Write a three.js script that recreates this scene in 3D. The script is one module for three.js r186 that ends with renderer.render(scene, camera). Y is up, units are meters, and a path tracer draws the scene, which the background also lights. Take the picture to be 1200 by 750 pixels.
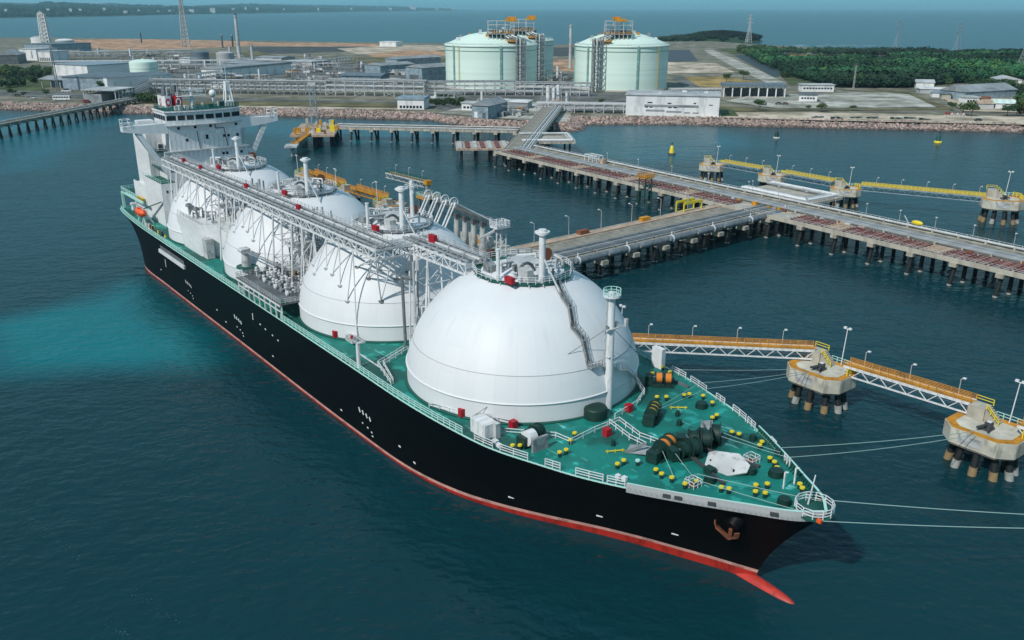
import * as THREE from 'three';
import { mergeGeometries, mergeVertices } from 'three/addons/utils/BufferGeometryUtils.js';

// ---------------------------------------------------------------- camera, sky, sun, exposure
const scene = new THREE.Scene();
const EYE = 78.567, FOCAL = 1016.23, PITCH = 19.8 * Math.PI / 180;
const camera = new THREE.PerspectiveCamera(40.51, 1.6, 1, 120000);
camera.position.set(0, EYE, 0);
camera.rotation.x = -PITCH;
const renderer = new THREE.WebGLRenderer({ antialias: true });
renderer.toneMapping = THREE.LinearToneMapping;
renderer.toneMappingExposure = 1.18;
renderer.shadowMap.enabled = true;
renderer.shadowMap.type = THREE.PCFSoftShadowMap;
{
  const w = 128, h = 64, d = new Float32Array(w * h * 4);
  const zen = [0.17, 0.29, 0.41], mid = [0.16, 0.33, 0.43], hor = [0.15, 0.37, 0.47];
  for (let j = 0; j < h; j++) {
    const el = Math.max(0, Math.sin(((j + 0.5) / h - 0.5) * Math.PI));
    for (let i = 0; i < w; i++) {
      const k = (j * w + i) * 4;
      for (let c = 0; c < 3; c++) {
        const a = Math.min(1, el / 0.3), b = Math.max(0, (el - 0.3) / 0.7);
        d[k + c] = el < 0.3 ? hor[c] + (mid[c] - hor[c]) * a : mid[c] + (zen[c] - mid[c]) * b;
      }
      d[k + 3] = 1;
    }
  }
  const sky = new THREE.DataTexture(d, w, h, THREE.RGBAFormat, THREE.FloatType);
  sky.mapping = THREE.EquirectangularReflectionMapping; sky.magFilter = sky.minFilter = THREE.LinearFilter; sky.needsUpdate = true;
  scene.background = sky; scene.environment = sky;
}
const SUN = new THREE.Vector3(-0.47, 0.68, 0.57).normalize();
const sun = new THREE.DirectionalLight(new THREE.Color(1.0, 0.955, 0.89), 3.0);
sun.target.position.set(0, 0, -220); sun.position.copy(SUN).multiplyScalar(600).add(sun.target.position);
sun.castShadow = true; sun.shadow.radius = 3; sun.shadow.mapSize.set(4096, 4096);
Object.assign(sun.shadow.camera, { left: -420, right: 420, top: 420, bottom: -420, near: 10, far: 1400 });
scene.add(sun, sun.target);
scene.fog = new THREE.FogExp2(new THREE.Color(0.30, 0.58, 0.70), 0.00004);

// ---------------------------------------------------------------- helpers
let seed = 1234567;
const R = () => { seed = (seed + 0x6d2b79f5) | 0; let t = Math.imul(seed ^ (seed >>> 15), 1 | seed); t = (t + Math.imul(t ^ (t >>> 7), 61 | t)) ^ t; return ((t ^ (t >>> 14)) >>> 0) / 4294967296; };
const rr = (a, b) => a + (b - a) * R();
const hash = (x, y, s) => { let h = Math.imul(x, 374761393) ^ Math.imul(y, 668265263) ^ Math.imul(s, 2147483647 - 58); h = Math.imul(h ^ (h >>> 13), 1274126177); return ((h ^ (h >>> 16)) >>> 0) / 4294967296; };
function vn(x, y, per, s, pery = per) {                                    // value noise, tiles every per cells
  const xi = Math.floor(x), yi = Math.floor(y), fx = x - xi, fy = y - yi;
  const u = fx * fx * (3 - 2 * fx), v = fy * fy * (3 - 2 * fy), m = (a) => ((a % per) + per) % per, mY = (a) => ((a % pery) + pery) % pery;
  const x0 = m(xi), x1 = m(xi + 1), y0 = mY(yi), y1 = mY(yi + 1);
  const a = hash(x0, y0, s), b = hash(x1, y0, s), c = hash(x0, y1, s), d = hash(x1, y1, s);
  return a + (b - a) * u + (c - a) * v + (a - b - c + d) * u * v;
}
function fbm(x, y, per, oct, s = 1, gain = 0.5) { let a = 1, t = 0, n = 0; for (let o = 0; o < oct; o++) { t += a * vn(x, y, per, s + o); n += a; a *= gain; x *= 2; y *= 2; per *= 2; } return t / n; }
const smooth = (a, b, x) => { const t = Math.min(1, Math.max(0, (x - a) / (b - a))); return t * t * (3 - 2 * t); };
function tex(size, fn, srgb = true, rep = 1) {
  const d = new Uint8Array(size * size * 4);
  for (let j = 0; j < size; j++) for (let i = 0; i < size; i++) {
    const c = fn(i / size, j / size), k = (j * size + i) * 4;
    if (typeof c === 'number') d[k] = d[k + 1] = d[k + 2] = Math.max(0, Math.min(255, c * 255));
    else for (let q = 0; q < 3; q++) d[k + q] = Math.max(0, Math.min(255, c[q] * 255));
    d[k + 3] = 255;
  }
  const t = new THREE.DataTexture(d, size, size); t.wrapS = t.wrapT = THREE.RepeatWrapping; t.magFilter = THREE.LinearFilter; t.minFilter = THREE.LinearMipmapLinearFilter; t.generateMipmaps = true;
  if (srgb) t.colorSpace = THREE.SRGBColorSpace;
  t.repeat.set(rep, rep); t.needsUpdate = true; return t;
}
const again = (t, rx, ry = rx) => { const c = t.clone(); c.repeat.set(rx, ry); c.needsUpdate = true; return c; };
const lin = (r, g, b) => new THREE.Color().setRGB(r, g, b);
const mat = (r, g, b, rough = 0.6, o = {}) => new THREE.MeshStandardMaterial({ color: lin(r, g, b), roughness: rough, ...o });

const V = (x, y, z) => [x, y, z];
const sub = (a, b) => [a[0] - b[0], a[1] - b[1], a[2] - b[2]], add = (a, b) => [a[0] + b[0], a[1] + b[1], a[2] + b[2]], mul = (a, k) => [a[0] * k, a[1] * k, a[2] * k];
const cross = (a, b) => [a[1] * b[2] - a[2] * b[1], a[2] * b[0] - a[0] * b[2], a[0] * b[1] - a[1] * b[0]];
const len = (a) => Math.hypot(a[0], a[1], a[2]), unit = (a) => { const l = len(a) || 1; return [a[0] / l, a[1] / l, a[2] / l]; };
const mixv = (a, b, t) => [a[0] + (b[0] - a[0]) * t, a[1] + (b[1] - a[1]) * t, a[2] + (b[2] - a[2]) * t];
class MB {
  constructor() { this.p = []; this.n = []; this.t = []; this.i = []; }
  vert(p, n, u, v) { this.p.push(p[0], p[1], p[2]); this.n.push(n[0], n[1], n[2]); this.t.push(u, v); return this.p.length / 3 - 1; }
  quad(a, b, c, d) {
    const n = unit(cross(sub(b, a), sub(d, a))), w = len(sub(b, a)), h = len(sub(d, a)), o = (a[0] * 0.37 + a[2] * 0.61 + a[1] * 0.2) % 50;
    const k = this.vert(a, n, o, o); this.vert(b, n, o + w, o); this.vert(c, n, o + w, o + h); this.vert(d, n, o, o + h);
    this.i.push(k, k + 1, k + 2, k, k + 2, k + 3); return this;
  }
  tri(a, b, c) { const n = unit(cross(sub(b, a), sub(c, a))), k = this.vert(a, n, a[0], a[2]); this.vert(b, n, b[0], b[2]); this.vert(c, n, c[0], c[2]); this.i.push(k, k + 1, k + 2); return this; }
  box(x0, y0, z0, x1, y1, z1) { return this.obox([(x0 + x1) / 2, (y0 + y1) / 2, (z0 + z1) / 2], [(x1 - x0) / 2, 0, 0], [0, (y1 - y0) / 2, 0], [0, 0, (z1 - z0) / 2]); }
  obox(c, X, Y, Z) {
    const q = (a, b, d) => add(add(add(c, mul(X, a)), mul(Y, b)), mul(Z, d));
    const A = q(-1, -1, 1), B = q(1, -1, 1), C = q(1, 1, 1), D = q(-1, 1, 1), E = q(-1, -1, -1), F = q(1, -1, -1), G = q(1, 1, -1), H = q(-1, 1, -1);
    return this.quad(A, B, C, D).quad(F, E, H, G).quad(B, F, G, C).quad(E, A, D, H).quad(D, C, G, H).quad(E, F, B, A);
  }
  bar(p, q, w, h = w) {
    const d = sub(q, p), L = len(d), a = unit(d); let s = cross(a, [0, 1, 0]); s = len(s) < 1e-3 ? [1, 0, 0] : unit(s); const u = cross(s, a);
    return this.obox(mixv(p, q, 0.5), mul(a, L / 2), mul(u, h / 2), mul(s, w / 2));
  }
  cyl(p, q, r0, r1 = r0, n = 8, caps = true) {
    const a = unit(sub(q, p)); let s = cross(a, [0, 1, 0]); s = len(s) < 1e-3 ? [1, 0, 0] : unit(s); const u = cross(a, s), L = len(sub(q, p)); const k0 = this.p.length / 3;
    for (let i = 0; i <= n; i++) { const t = i / n * Math.PI * 2, nn = add(mul(s, Math.cos(t)), mul(u, Math.sin(t))); this.vert(add(p, mul(nn, r0)), nn, i / n * 6.28 * r0, 0); this.vert(add(q, mul(nn, r1)), nn, i / n * 6.28 * r0, L); }
    for (let i = 0; i < n; i++) { const k = k0 + i * 2; this.i.push(k, k + 2, k + 1, k + 1, k + 2, k + 3); }
    if (caps) for (const [c, r, nn, f] of [[p, r0, mul(a, -1), 0], [q, r1, a, 1]]) {
      if (r < 1e-4) continue; const k = this.vert(c, nn, 0, 0);
      for (let i = 0; i <= n; i++) { const t = i / n * Math.PI * 2; this.vert(add(c, add(mul(s, Math.cos(t) * r), mul(u, Math.sin(t) * r))), nn, Math.cos(t) * r, Math.sin(t) * r); }
      for (let i = 0; i < n; i++) f ? this.i.push(k, k + 1 + i, k + 2 + i) : this.i.push(k, k + 2 + i, k + 1 + i);
    }
    return this;
  }
  path(pts, r, n = 6) { for (let i = 0; i + 1 < pts.length; i++) this.cyl(pts[i], pts[i + 1], r, r, n, i === 0 || i === pts.length - 2); return this; }
  sheet(pts, y) {                                               // pts [x, z]; faces up
    const c = pts.map((q) => new THREE.Vector2(q[0], -q[1])), f = THREE.ShapeUtils.triangulateShape(c.slice(), []), k = this.p.length / 3;
    for (const q of pts) this.vert([q[0], y, q[1]], [0, 1, 0], q[0], q[1]);
    for (const [a, b, d] of f) { const A = c[a], B = c[b], D = c[d]; ((B.x - A.x) * (D.y - A.y) - (B.y - A.y) * (D.x - A.x) > 0) ? this.i.push(k + a, k + b, k + d) : this.i.push(k + a, k + d, k + b); }
    return this;
  }
  prism(pts, y0, y1) {
    let area = 0; for (let i = 0; i < pts.length; i++) { const a = pts[i], b = pts[(i + 1) % pts.length]; area += a[0] * b[1] - b[0] * a[1]; }
    const P = area > 0 ? pts.slice().reverse() : pts;
    for (let i = 0; i < P.length; i++) { const a = P[i], b = P[(i + 1) % P.length]; this.quad([a[0], y0, a[1]], [b[0], y0, b[1]], [b[0], y1, b[1]], [a[0], y1, a[1]]); }
    return this.sheet(pts, y1);
  }
  rev(prof, c, n = 48, a0 = 0, a1 = Math.PI * 2) {              // prof [r, y] bottom to top, smooth
    const k0 = this.p.length / 3, m = prof.length; let run = 0;
    for (let j = 0; j < m; j++) {
      const A = prof[Math.max(0, j - 1)], B = prof[Math.min(m - 1, j + 1)]; let nx = B[1] - A[1], ny = -(B[0] - A[0]); const l = Math.hypot(nx, ny) || 1; nx /= l; ny /= l;
      if (j) run += Math.hypot(prof[j][0] - prof[j - 1][0], prof[j][1] - prof[j - 1][1]);
      for (let i = 0; i <= n; i++) { const t = a0 + (a1 - a0) * i / n; this.vert([c[0] + prof[j][0] * Math.cos(t), c[1] + prof[j][1], c[2] + prof[j][0] * Math.sin(t)], [nx * Math.cos(t), ny, nx * Math.sin(t)], i / n, run); }
    }
    for (let j = 0; j + 1 < m; j++) for (let i = 0; i < n; i++) { const k = k0 + j * (n + 1) + i; this.i.push(k, k + n + 1, k + 1, k + 1, k + n + 1, k + n + 2); }
    return this;
  }
  ball(c, rx, ry, rz, n = 10, m = 6) { const k0 = this.p.length / 3; for (let j = 0; j <= m; j++) { const f = j / m * Math.PI - Math.PI / 2; for (let i = 0; i <= n; i++) { const t = i / n * 6.2832, x = Math.cos(f) * Math.cos(t), y = Math.sin(f), z = Math.cos(f) * Math.sin(t); this.vert([c[0] + x * rx, c[1] + y * ry, c[2] + z * rz], unit([x / rx, y / ry, z / rz]), i, j); } } for (let j = 0; j < m; j++) for (let i = 0; i < n; i++) { const k = k0 + j * (n + 1) + i; this.i.push(k, k + n + 1, k + 1, k + 1, k + n + 1, k + n + 2); } return this; }
  grid(rows) {                                                  // rows of points, smooth normals by averaging
    const k0 = this.p.length / 3, h = rows.length, w = rows[0].length; let vv = 0;
    for (let j = 0; j < h; j++) { if (j) vv += len(sub(rows[j][w >> 1], rows[j - 1][w >> 1])); let uu = 0; for (let i = 0; i < w; i++) {
      if (i) uu += len(sub(rows[j][i], rows[j][i - 1]));
      const a = sub(rows[j][Math.min(w - 1, i + 1)], rows[j][Math.max(0, i - 1)]), b = sub(rows[Math.min(h - 1, j + 1)][i], rows[Math.max(0, j - 1)][i]);
      this.vert(rows[j][i], unit(cross(a, b)), uu, vv);
    } }
    for (let j = 0; j + 1 < h; j++) for (let i = 0; i + 1 < w; i++) { const k = k0 + j * w + i; this.i.push(k, k + 1, k + w + 1, k, k + w + 1, k + w); }
    return this;
  }
  rail(pts, { h = 1.1, lines = 2, step = 2.5, t = 0.09 } = {}) {
    for (let i = 0; i + 1 < pts.length; i++) {
      const a = pts[i], b = pts[i + 1], L = len(sub(b, a)), n = Math.max(1, Math.round(L / step));
      for (let j = 1; j <= lines; j++) this.bar(add(a, [0, h * j / lines, 0]), add(b, [0, h * j / lines, 0]), t * 0.8);
      for (let j = i ? 1 : 0; j <= n; j++) { const q = mixv(a, b, j / n); this.bar(q, add(q, [0, h, 0]), t); }
    }
    return this;
  }
  get geo() { const g = new THREE.BufferGeometry(); g.setAttribute('position', new THREE.Float32BufferAttribute(this.p, 3)); g.setAttribute('normal', new THREE.Float32BufferAttribute(this.n, 3)); g.setAttribute('uv', new THREE.Float32BufferAttribute(this.t, 2)); g.setIndex(this.i); return g; }
  build(name, m, parent, kind) { return put(name, this.geo, m, parent, kind); }
}
const mb = () => new MB();
function put(name, geo, m, parent = scene, kind) { const o = new THREE.Mesh(geo, m); o.name = parent === scene ? numbered(name) : name; o.castShadow = o.receiveShadow = true; if (kind) o.userData.kind = kind; parent.add(o); return o; }
const taken = {};
function numbered(n) { const k = (taken[n] = (taken[n] ?? -1) + 1); return k ? n + '_' + String(k).padStart(3, '0') : n; }
const labels = new Map();
function tag(o, label, category, group) {
  o.userData.label = label; o.userData.category = category; if (group) o.userData.group = group;
  const key = label; if (labels.has(key) && labels.get(key) !== (group || '-none')) console.log('DUP LABEL', label); labels.set(key, group || '-' + o.name); return o;
}
function thing(name, label, category, pos = [0, 0, 0], turn = 0, group) { const g = new THREE.Group(); g.name = numbered(name); g.position.set(...pos); g.rotation.y = turn; scene.add(g); return tag(g, label, category, group); }
function copy(o, name, label, group) { const c = o.clone(); c.name = numbered(name); c.userData = { ...o.userData }; scene.add(c); return tag(c, label, o.userData.category, group); }
// survey: a point of the ground plan at height h, from the two sighting angles of the aerial survey
function at(u, v, h = 0) { const x = (u - 600) / FOCAL, y = (375 - v) / FOCAL, up = y * Math.cos(PITCH) - Math.sin(PITCH), fw = Math.cos(PITCH) + y * Math.sin(PITCH), t = (h - EYE) / up; return [x * t, h, -fw * t]; }
const xz = (u, v, h = 0) => { const q = at(u, v, h); return [q[0], q[2]]; };

// ---------------------------------------------------------------- textures and materials
const wear = tex(512, (x, y) => 0.9 + 0.1 * fbm(x * 8, y * 8, 8, 5, 3) - 0.10 * smooth(0.62, 0.8, fbm(x * 24, y * 4, 4, 4, 9)));
const grime = tex(512, (x, y) => 0.68 + 0.32 * fbm(x * 6, y * 6, 6, 6, 21) - 0.16 * smooth(0.56, 0.75, fbm(x * 12, y * 12, 12, 4, 31)));
const plates = tex(512, (x, y) => {                              // dome cover plates, each rolled from its own batch
  const n = 36, cx = Math.floor(x * n), cy = Math.floor(y * 5 + (cx % 2) * 0.5), seam = Math.min(Math.abs(x * n - Math.round(x * n)) / n, 1) < 0.0009 ? 0.012 : 0;
  return 0.965 + 0.016 * hash(cx, cy % 5, 5) - seam + 0.03 * (fbm(x * 10, y * 10, 10, 4, 44) - 0.5) - 0.02 * smooth(0.66, 0.85, fbm(x * 90, y * 5, 5, 3, 61));
});
const deckTex = tex(1024, (x, y) => {
  const a = fbm(x * 6, y * 6, 6, 6, 71), b = smooth(0.60, 0.74, fbm(x * 20, y * 20, 20, 4, 82)), s = smooth(0.70, 0.82, fbm(x * 10, y * 44, 1e6, 4, 93)), dk = smooth(0.55, 0.75, fbm(x * 5, y * 5, 5, 4, 15));
  const k = 0.78 + 0.5 * a - 0.3 * dk; return [0.02 * k + 0.10 * b + 0.34 * s, 0.43 * k + 0.12 * b + 0.2 * s, 0.39 * k + 0.12 * b + 0.22 * s];
});
const concTex = tex(512, (x, y) => { const a = fbm(x * 8, y * 8, 8, 6, 120), b = smooth(0.55, 0.8, fbm(x * 16, y * 5, 5, 5, 130)); const k = 0.72 + 0.36 * a - 0.16 * b; return [k, k * 0.985, k * 0.95]; });
const soilTex = tex(1024, (x, y) => { const a = fbm(x * 10, y * 10, 10, 6, 140), b = fbm(x * 40, y * 40, 40, 4, 150); const k = 0.5 + 0.65 * a + 0.25 * (b - 0.5); return [k, k * (0.96 + 0.08 * b), k * (0.9 + 0.12 * a)]; });
const WEAR8 = again(wear, 1 / 9), GRIME = again(grime, 1 / 14), CONC = again(concTex, 1 / 16), SOIL = again(soilTex, 1 / 160);
const M = {
  white: mat(0.76, 0.775, 0.79, 0.5, { map: WEAR8 }), dome: mat(0.70, 0.715, 0.74, 0.55, { map: again(plates, 1, 1 / 34) }), offwhite: mat(0.68, 0.70, 0.71, 0.55, { map: GRIME }),
  grey: mat(0.36, 0.39, 0.41, 0.6, { map: GRIME }), steel: mat(0.30, 0.33, 0.36, 0.45, { map: GRIME, metalness: 0.3 }), dark: mat(0.05, 0.055, 0.06, 0.6), mid: mat(0.16, 0.18, 0.2, 0.6, { map: GRIME }),
  hull: new THREE.MeshPhysicalMaterial({ color: lin(0.003, 0.0034, 0.0045), roughness: 0.5, map: GRIME, specularIntensity: 0.35 }), red: mat(0.62, 0.035, 0.02, 0.5, { map: GRIME }), salmon: mat(0.78, 0.42, 0.36, 0.55, { map: GRIME }), cabinet: mat(0.36, 0.006, 0.018, 0.5),
  deck: new THREE.MeshStandardMaterial({ color: 0xffffff, map: again(deckTex, 1 / 34), roughness: 0.6 }), green: mat(0.008, 0.125, 0.10, 0.6, { map: GRIME }), dkgreen: mat(0.006, 0.045, 0.035, 0.55, { map: GRIME }), paleGreen: mat(0.42, 0.68, 0.62, 0.5),
  yellow: mat(0.72, 0.56, 0.02, 0.5), amber: mat(0.78, 0.34, 0.015, 0.55, { map: GRIME }), amberDeck: mat(0.70, 0.36, 0.07, 0.6, { map: GRIME }), orange: mat(0.80, 0.10, 0.015, 0.45), rust: mat(0.30, 0.10, 0.045, 0.8, { map: GRIME }), rope: mat(0.30, 0.44, 0.42, 0.9), ropeOrange: mat(0.62, 0.20, 0.03, 0.9), ropeYellow: mat(0.55, 0.36, 0.04, 0.9),
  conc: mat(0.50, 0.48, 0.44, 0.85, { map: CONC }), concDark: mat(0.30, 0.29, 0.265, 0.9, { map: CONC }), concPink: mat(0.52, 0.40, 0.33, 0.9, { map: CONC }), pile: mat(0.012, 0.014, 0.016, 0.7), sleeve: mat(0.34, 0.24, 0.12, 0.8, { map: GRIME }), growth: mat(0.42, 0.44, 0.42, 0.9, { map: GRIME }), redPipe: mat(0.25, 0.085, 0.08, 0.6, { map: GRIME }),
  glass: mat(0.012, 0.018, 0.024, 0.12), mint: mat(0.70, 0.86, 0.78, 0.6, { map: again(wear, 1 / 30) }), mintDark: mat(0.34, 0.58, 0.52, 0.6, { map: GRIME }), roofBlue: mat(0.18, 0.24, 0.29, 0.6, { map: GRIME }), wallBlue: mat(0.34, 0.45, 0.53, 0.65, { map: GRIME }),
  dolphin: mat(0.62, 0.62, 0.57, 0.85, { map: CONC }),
  bwhite: mat(0.78, 0.79, 0.80, 0.6, { map: again(wear, 1 / 90, 1 / 40) }), bpale: mat(0.62, 0.64, 0.65, 0.6, { map: again(grime, 1 / 80) }), bgrey: mat(0.36, 0.39, 0.41, 0.6, { map: again(grime, 1 / 80) }),
  rock: mat(1, 1, 1, 0.95), leaf: mat(1, 1, 1, 0.9), trunk: mat(0.09, 0.06, 0.04, 0.9),
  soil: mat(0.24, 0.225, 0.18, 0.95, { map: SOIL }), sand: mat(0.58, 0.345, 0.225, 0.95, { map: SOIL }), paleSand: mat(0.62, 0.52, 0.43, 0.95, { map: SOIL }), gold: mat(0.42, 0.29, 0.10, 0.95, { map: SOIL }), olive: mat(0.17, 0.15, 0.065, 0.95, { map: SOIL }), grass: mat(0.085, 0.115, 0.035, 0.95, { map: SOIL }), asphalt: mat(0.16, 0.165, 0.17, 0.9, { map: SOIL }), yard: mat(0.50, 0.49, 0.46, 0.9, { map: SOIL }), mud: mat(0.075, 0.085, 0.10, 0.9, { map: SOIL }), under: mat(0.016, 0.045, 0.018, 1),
};

// ---------------------------------------------------------------- water
{
  const X0 = -1500, Z0 = -1700, SP = 3000;
  const plume = [[-60, 374], [0, 366], [60, 352], [112, 338], [150, 322], [178, 330], [208, 350], [238, 385], [256, 424], [232, 436], [130, 433], [60, 440], [-40, 452]].map(([u, v]) => xz(u, v));
  const silt = [[[640, 158], [690, 148], [800, 146], [862, 150], [878, 166], [820, 186], [760, 196], [690, 186]], [[-30, 136], [140, 136], [330, 139], [520, 144], [520, 162], [360, 168], [150, 148], [110, 160], [80, 196], [-30, 214]]].map((l) => l.map(([u, v]) => xz(u, v)));
  const inside = (P, x, z) => { let r = false; for (let i = 0, j = P.length - 1; i < P.length; j = i++) { const a = P[i], b = P[j]; if ((a[1] > z) !== (b[1] > z) && x < (b[0] - a[0]) * (z - a[1]) / (b[1] - a[1]) + a[0]) r = !r; } return r; };
  const distTo = (P, x, z) => { let d = 1e9; for (let i = 0, j = P.length - 1; i < P.length; j = i++) { const a = P[i], b = P[j], ex = b[0] - a[0], ez = b[1] - a[1]; const t = Math.max(0, Math.min(1, ((x - a[0]) * ex + (z - a[1]) * ez) / (ex * ex + ez * ez))); d = Math.min(d, Math.hypot(x - a[0] - ex * t, z - a[1] - ez * t)); } return d; };
  const foam = [[[20, 595], [55, 625], [95, 655]], [[125, 725], [150, 750]], [[265, 492], [300, 520], [325, 545]], [[150, 690], [215, 735]]].map((l) => l.map(([u, v]) => xz(u, v)));
  const S = 2048, cm = tex(S, (x, y) => {
    const wx = X0 + x * SP, wz = Z0 + (y) * SP;
    const n = fbm(x * 12, y * 12, 12, 5, 200), n2 = fbm(x * 60, y * 60, 60, 4, 210), wob = (n2 - 0.5) * 46 + (n - 0.5) * 50;
    let c = [0.045, 0.208, 0.24];
    let d = 0; if (wx > -500 && wx < 60 && wz > -420 && wz < -80) { const e = distTo(plume, wx, wz) * (inside(plume, wx, wz) ? 1 : -1); d = smooth(-12, 18, e + wob * 0.6); }
    let d2 = 0; if (wz < -360 && wz > -800 && wx > -520 && wx < 280) for (const P of silt) { const e = distTo(P, wx, wz) * (inside(P, wx, wz) ? 1 : -1); d2 = Math.max(d2, smooth(-16, 26, e + wob * 0.9)); }
    c = c.map((q, k) => q + ([0.01, 0.37, 0.43][k] - q) * d2 * 0.75);
    c = c.map((q, k) => q + ([0.0, 0.43, 0.46][k] - q) * d * 0.9);
    const m = 0.86 + 0.28 * n + 0.10 * (n2 - 0.5); c = c.map((q) => q * m);
    return c;
  });
  cm.wrapS = cm.wrapT = THREE.ClampToEdgeWrapping; cm.repeat.set(1 / SP, 1 / SP); cm.offset.set(-X0 / SP, -Z0 / SP);
  const bump = tex(2048, (x, y) => {
    const wx = x + 0.03 * (fbm(x * 6, y * 6, 6, 3, 300) - 0.5), wy = y + 0.03 * (fbm(x * 6, y * 6, 6, 3, 310) - 0.5);
    return 0.40 * vn(wx * 18, wy * 34, 18, 320, 34) + 0.24 * vn(wx * 44, wy * 76, 44, 321, 76) + 0.24 * vn(wx * 90, wy * 150, 90, 330, 150) + 0.12 * vn(wx * 260, wy * 340, 260, 340, 340);
  }, false, 1 / 150);
  const water = new THREE.MeshPhysicalMaterial({ color: 0xffffff, map: cm, roughness: 0.22, ior: 1.33, specularIntensity: 0.55, bumpMap: bump, bumpScale: 0.5 });
  const xs = [-60000, -24000, -9000, -4000, -1800, -900, -500, -300, -150, 0, 150, 300, 500, 900, 1800, 4000, 9000, 24000, 60000];
  const zs = [-90000, -40000, -18000, -9000, -5000, -3000, -2000, -1400, -1000, -800, -650, -500, -400, -300, -220, -150, -80, 0, 150, 600, 3000];
  const g = mb();
  for (const z of zs) for (const x of xs) g.vert([x, 0, z], [0, 1, 0], x, z);
  for (let j = 0; j + 1 < zs.length; j++) for (let i = 0; i + 1 < xs.length; i++) { const k = j * xs.length + i; g.i.push(k, k + xs.length, k + 1, k + 1, k + xs.length, k + xs.length + 1); }
  const w = g.build('sea_water', water, scene, 'structure'); w.userData.label = 'dark teal sea water'; w.castShadow = false;
  // thin drifting foam flecks
  const f = mb();
  for (const l of foam) for (let i = 0; i + 1 < l.length; i++) for (let k = 0; k < 40; k++) { const t = R(), x = l[i][0] + (l[i + 1][0] - l[i][0]) * t + rr(-0.7, 0.7), z = l[i][1] + (l[i + 1][1] - l[i][1]) * t + rr(-0.7, 0.7), a = rr(0, 6.28), r = rr(0.03, 0.08); f.sheet([0, 1, 2, 3, 4].map((q) => [x + Math.cos(a + q * 1.257) * r * rr(0.6, 1.8), z + Math.sin(a + q * 1.257) * r * rr(0.5, 1.2)]), 0.02); }
  const fm = f.build('sea_foam', mat(0.045, 0.14, 0.165, 0.8), scene, 'stuff'); fm.userData.label = 'thin pale foam flecks drifting on the open water'; fm.userData.category = 'foam';
}

// ---------------------------------------------------------------- the ship (local x forward, y up, z starboard)
const SHIP = { x: -46.449, z: -213.476, a: 0.919 };
const ship = thing('gas_carrier_ship', 'huge black hulled gas carrier ship with four white domes moored at the jetty', 'ship', [SHIP.x, 0, SHIP.z], -SHIP.a);
const sx = (s, h, w) => [SHIP.x + s * Math.cos(SHIP.a) - w * Math.sin(SHIP.a), h, SHIP.z + s * Math.sin(SHIP.a) + w * Math.cos(SHIP.a)];   // ship frame to world
const DK = 14, DOMES = [79.7, 33.1, -13.5, -60.2];
const crv = (pts) => new THREE.CatmullRomCurve3(pts.map(([s, b]) => new THREE.Vector3(s, b, 0)), false, 'centripetal');
const WT = [[-113, 0], [-112.5, 4], [-110, 8], [-104, 15], [-95, 21], [-85, 24], [-60, 24.4], [0, 24.4], [55, 24.4], [78, 23.6], [90, 21.2], [98, 18], [105, 14.4], [112, 10.4], [118, 7.3], [124, 4.6], [129, 2.4], [133, 0.8], [135, 0]];
const DT = [[-117.5, 0], [-117.5, 12], [-116.5, 21.3], [-112, 22.6], [-100, 23.6], [-85, 24.2], [-60, 24.4], [0, 24.4], [55, 24.4], [80, 24.4], [94, 23.4], [101, 22.4], [108.5, 20.2], [116, 17.7], [122.7, 14.6], [129.5, 10.8], [136.4, 6.6], [142, 3.0], [144.6, 0]];
const cW = crv(WT), cD = crv(DT), NK = 150;
const sheer = (s) => DK + (s > 95 ? 1.5 * Math.pow((s - 95) / 50, 1.4) : 0);
const kAt = (k) => [cW.getPoint(k), cD.getPoint(k)];
function hullPt(k, h, side, out = 0) {
  const [a, d] = kAt(k), H = sheer(d.x), t = Math.max(0, h / H), e = Math.pow(t, 1.55);
  let s = a.x + (d.x - a.x) * e, b = a.y + (d.y - a.y) * e; if (h < 0) b *= 1 + h * 0.02;
  return [s + (s > 120 ? out * 0.4 : 0), h, side * (b + out)];
}
const deckPt = (k, side, inset = 0, up = 0) => { const d = cD.getPoint(k); return [d.x - (d.x > 130 ? inset * (d.x - 130) / 15 : 0), sheer(d.x) + up, side * Math.max(0, d.y - inset)]; };
const kFor = (s) => { let lo = 0, hi = 1; for (let i = 0; i < 40; i++) { const m = (lo + hi) / 2; cD.getPoint(m).x < s || m < 0.1 ? lo = m : hi = m; } return lo; };
const halfAt = (s) => cD.getPoint(kFor(s)).y;
function shell(levels, out = 0) {
  const g = mb();
  for (const side of [1, -1]) { const rows = levels.map((f) => { const row = []; for (let i = 0; i <= NK; i++) { const k = i / NK; row.push(hullPt(k, f(k), side, out)); } return row; }); if (side < 0) rows.forEach((r) => r.reverse()); g.grid(rows); }
  return g;
}
const pink = (k) => boot(k) * (0.45 + 0.27 * smooth(70, 130, cW.getPoint(k).x));
const boot = (k) => { const s = cW.getPoint(k).x; return 0.95 + 1.05 * smooth(70, 135, s); };
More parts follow.
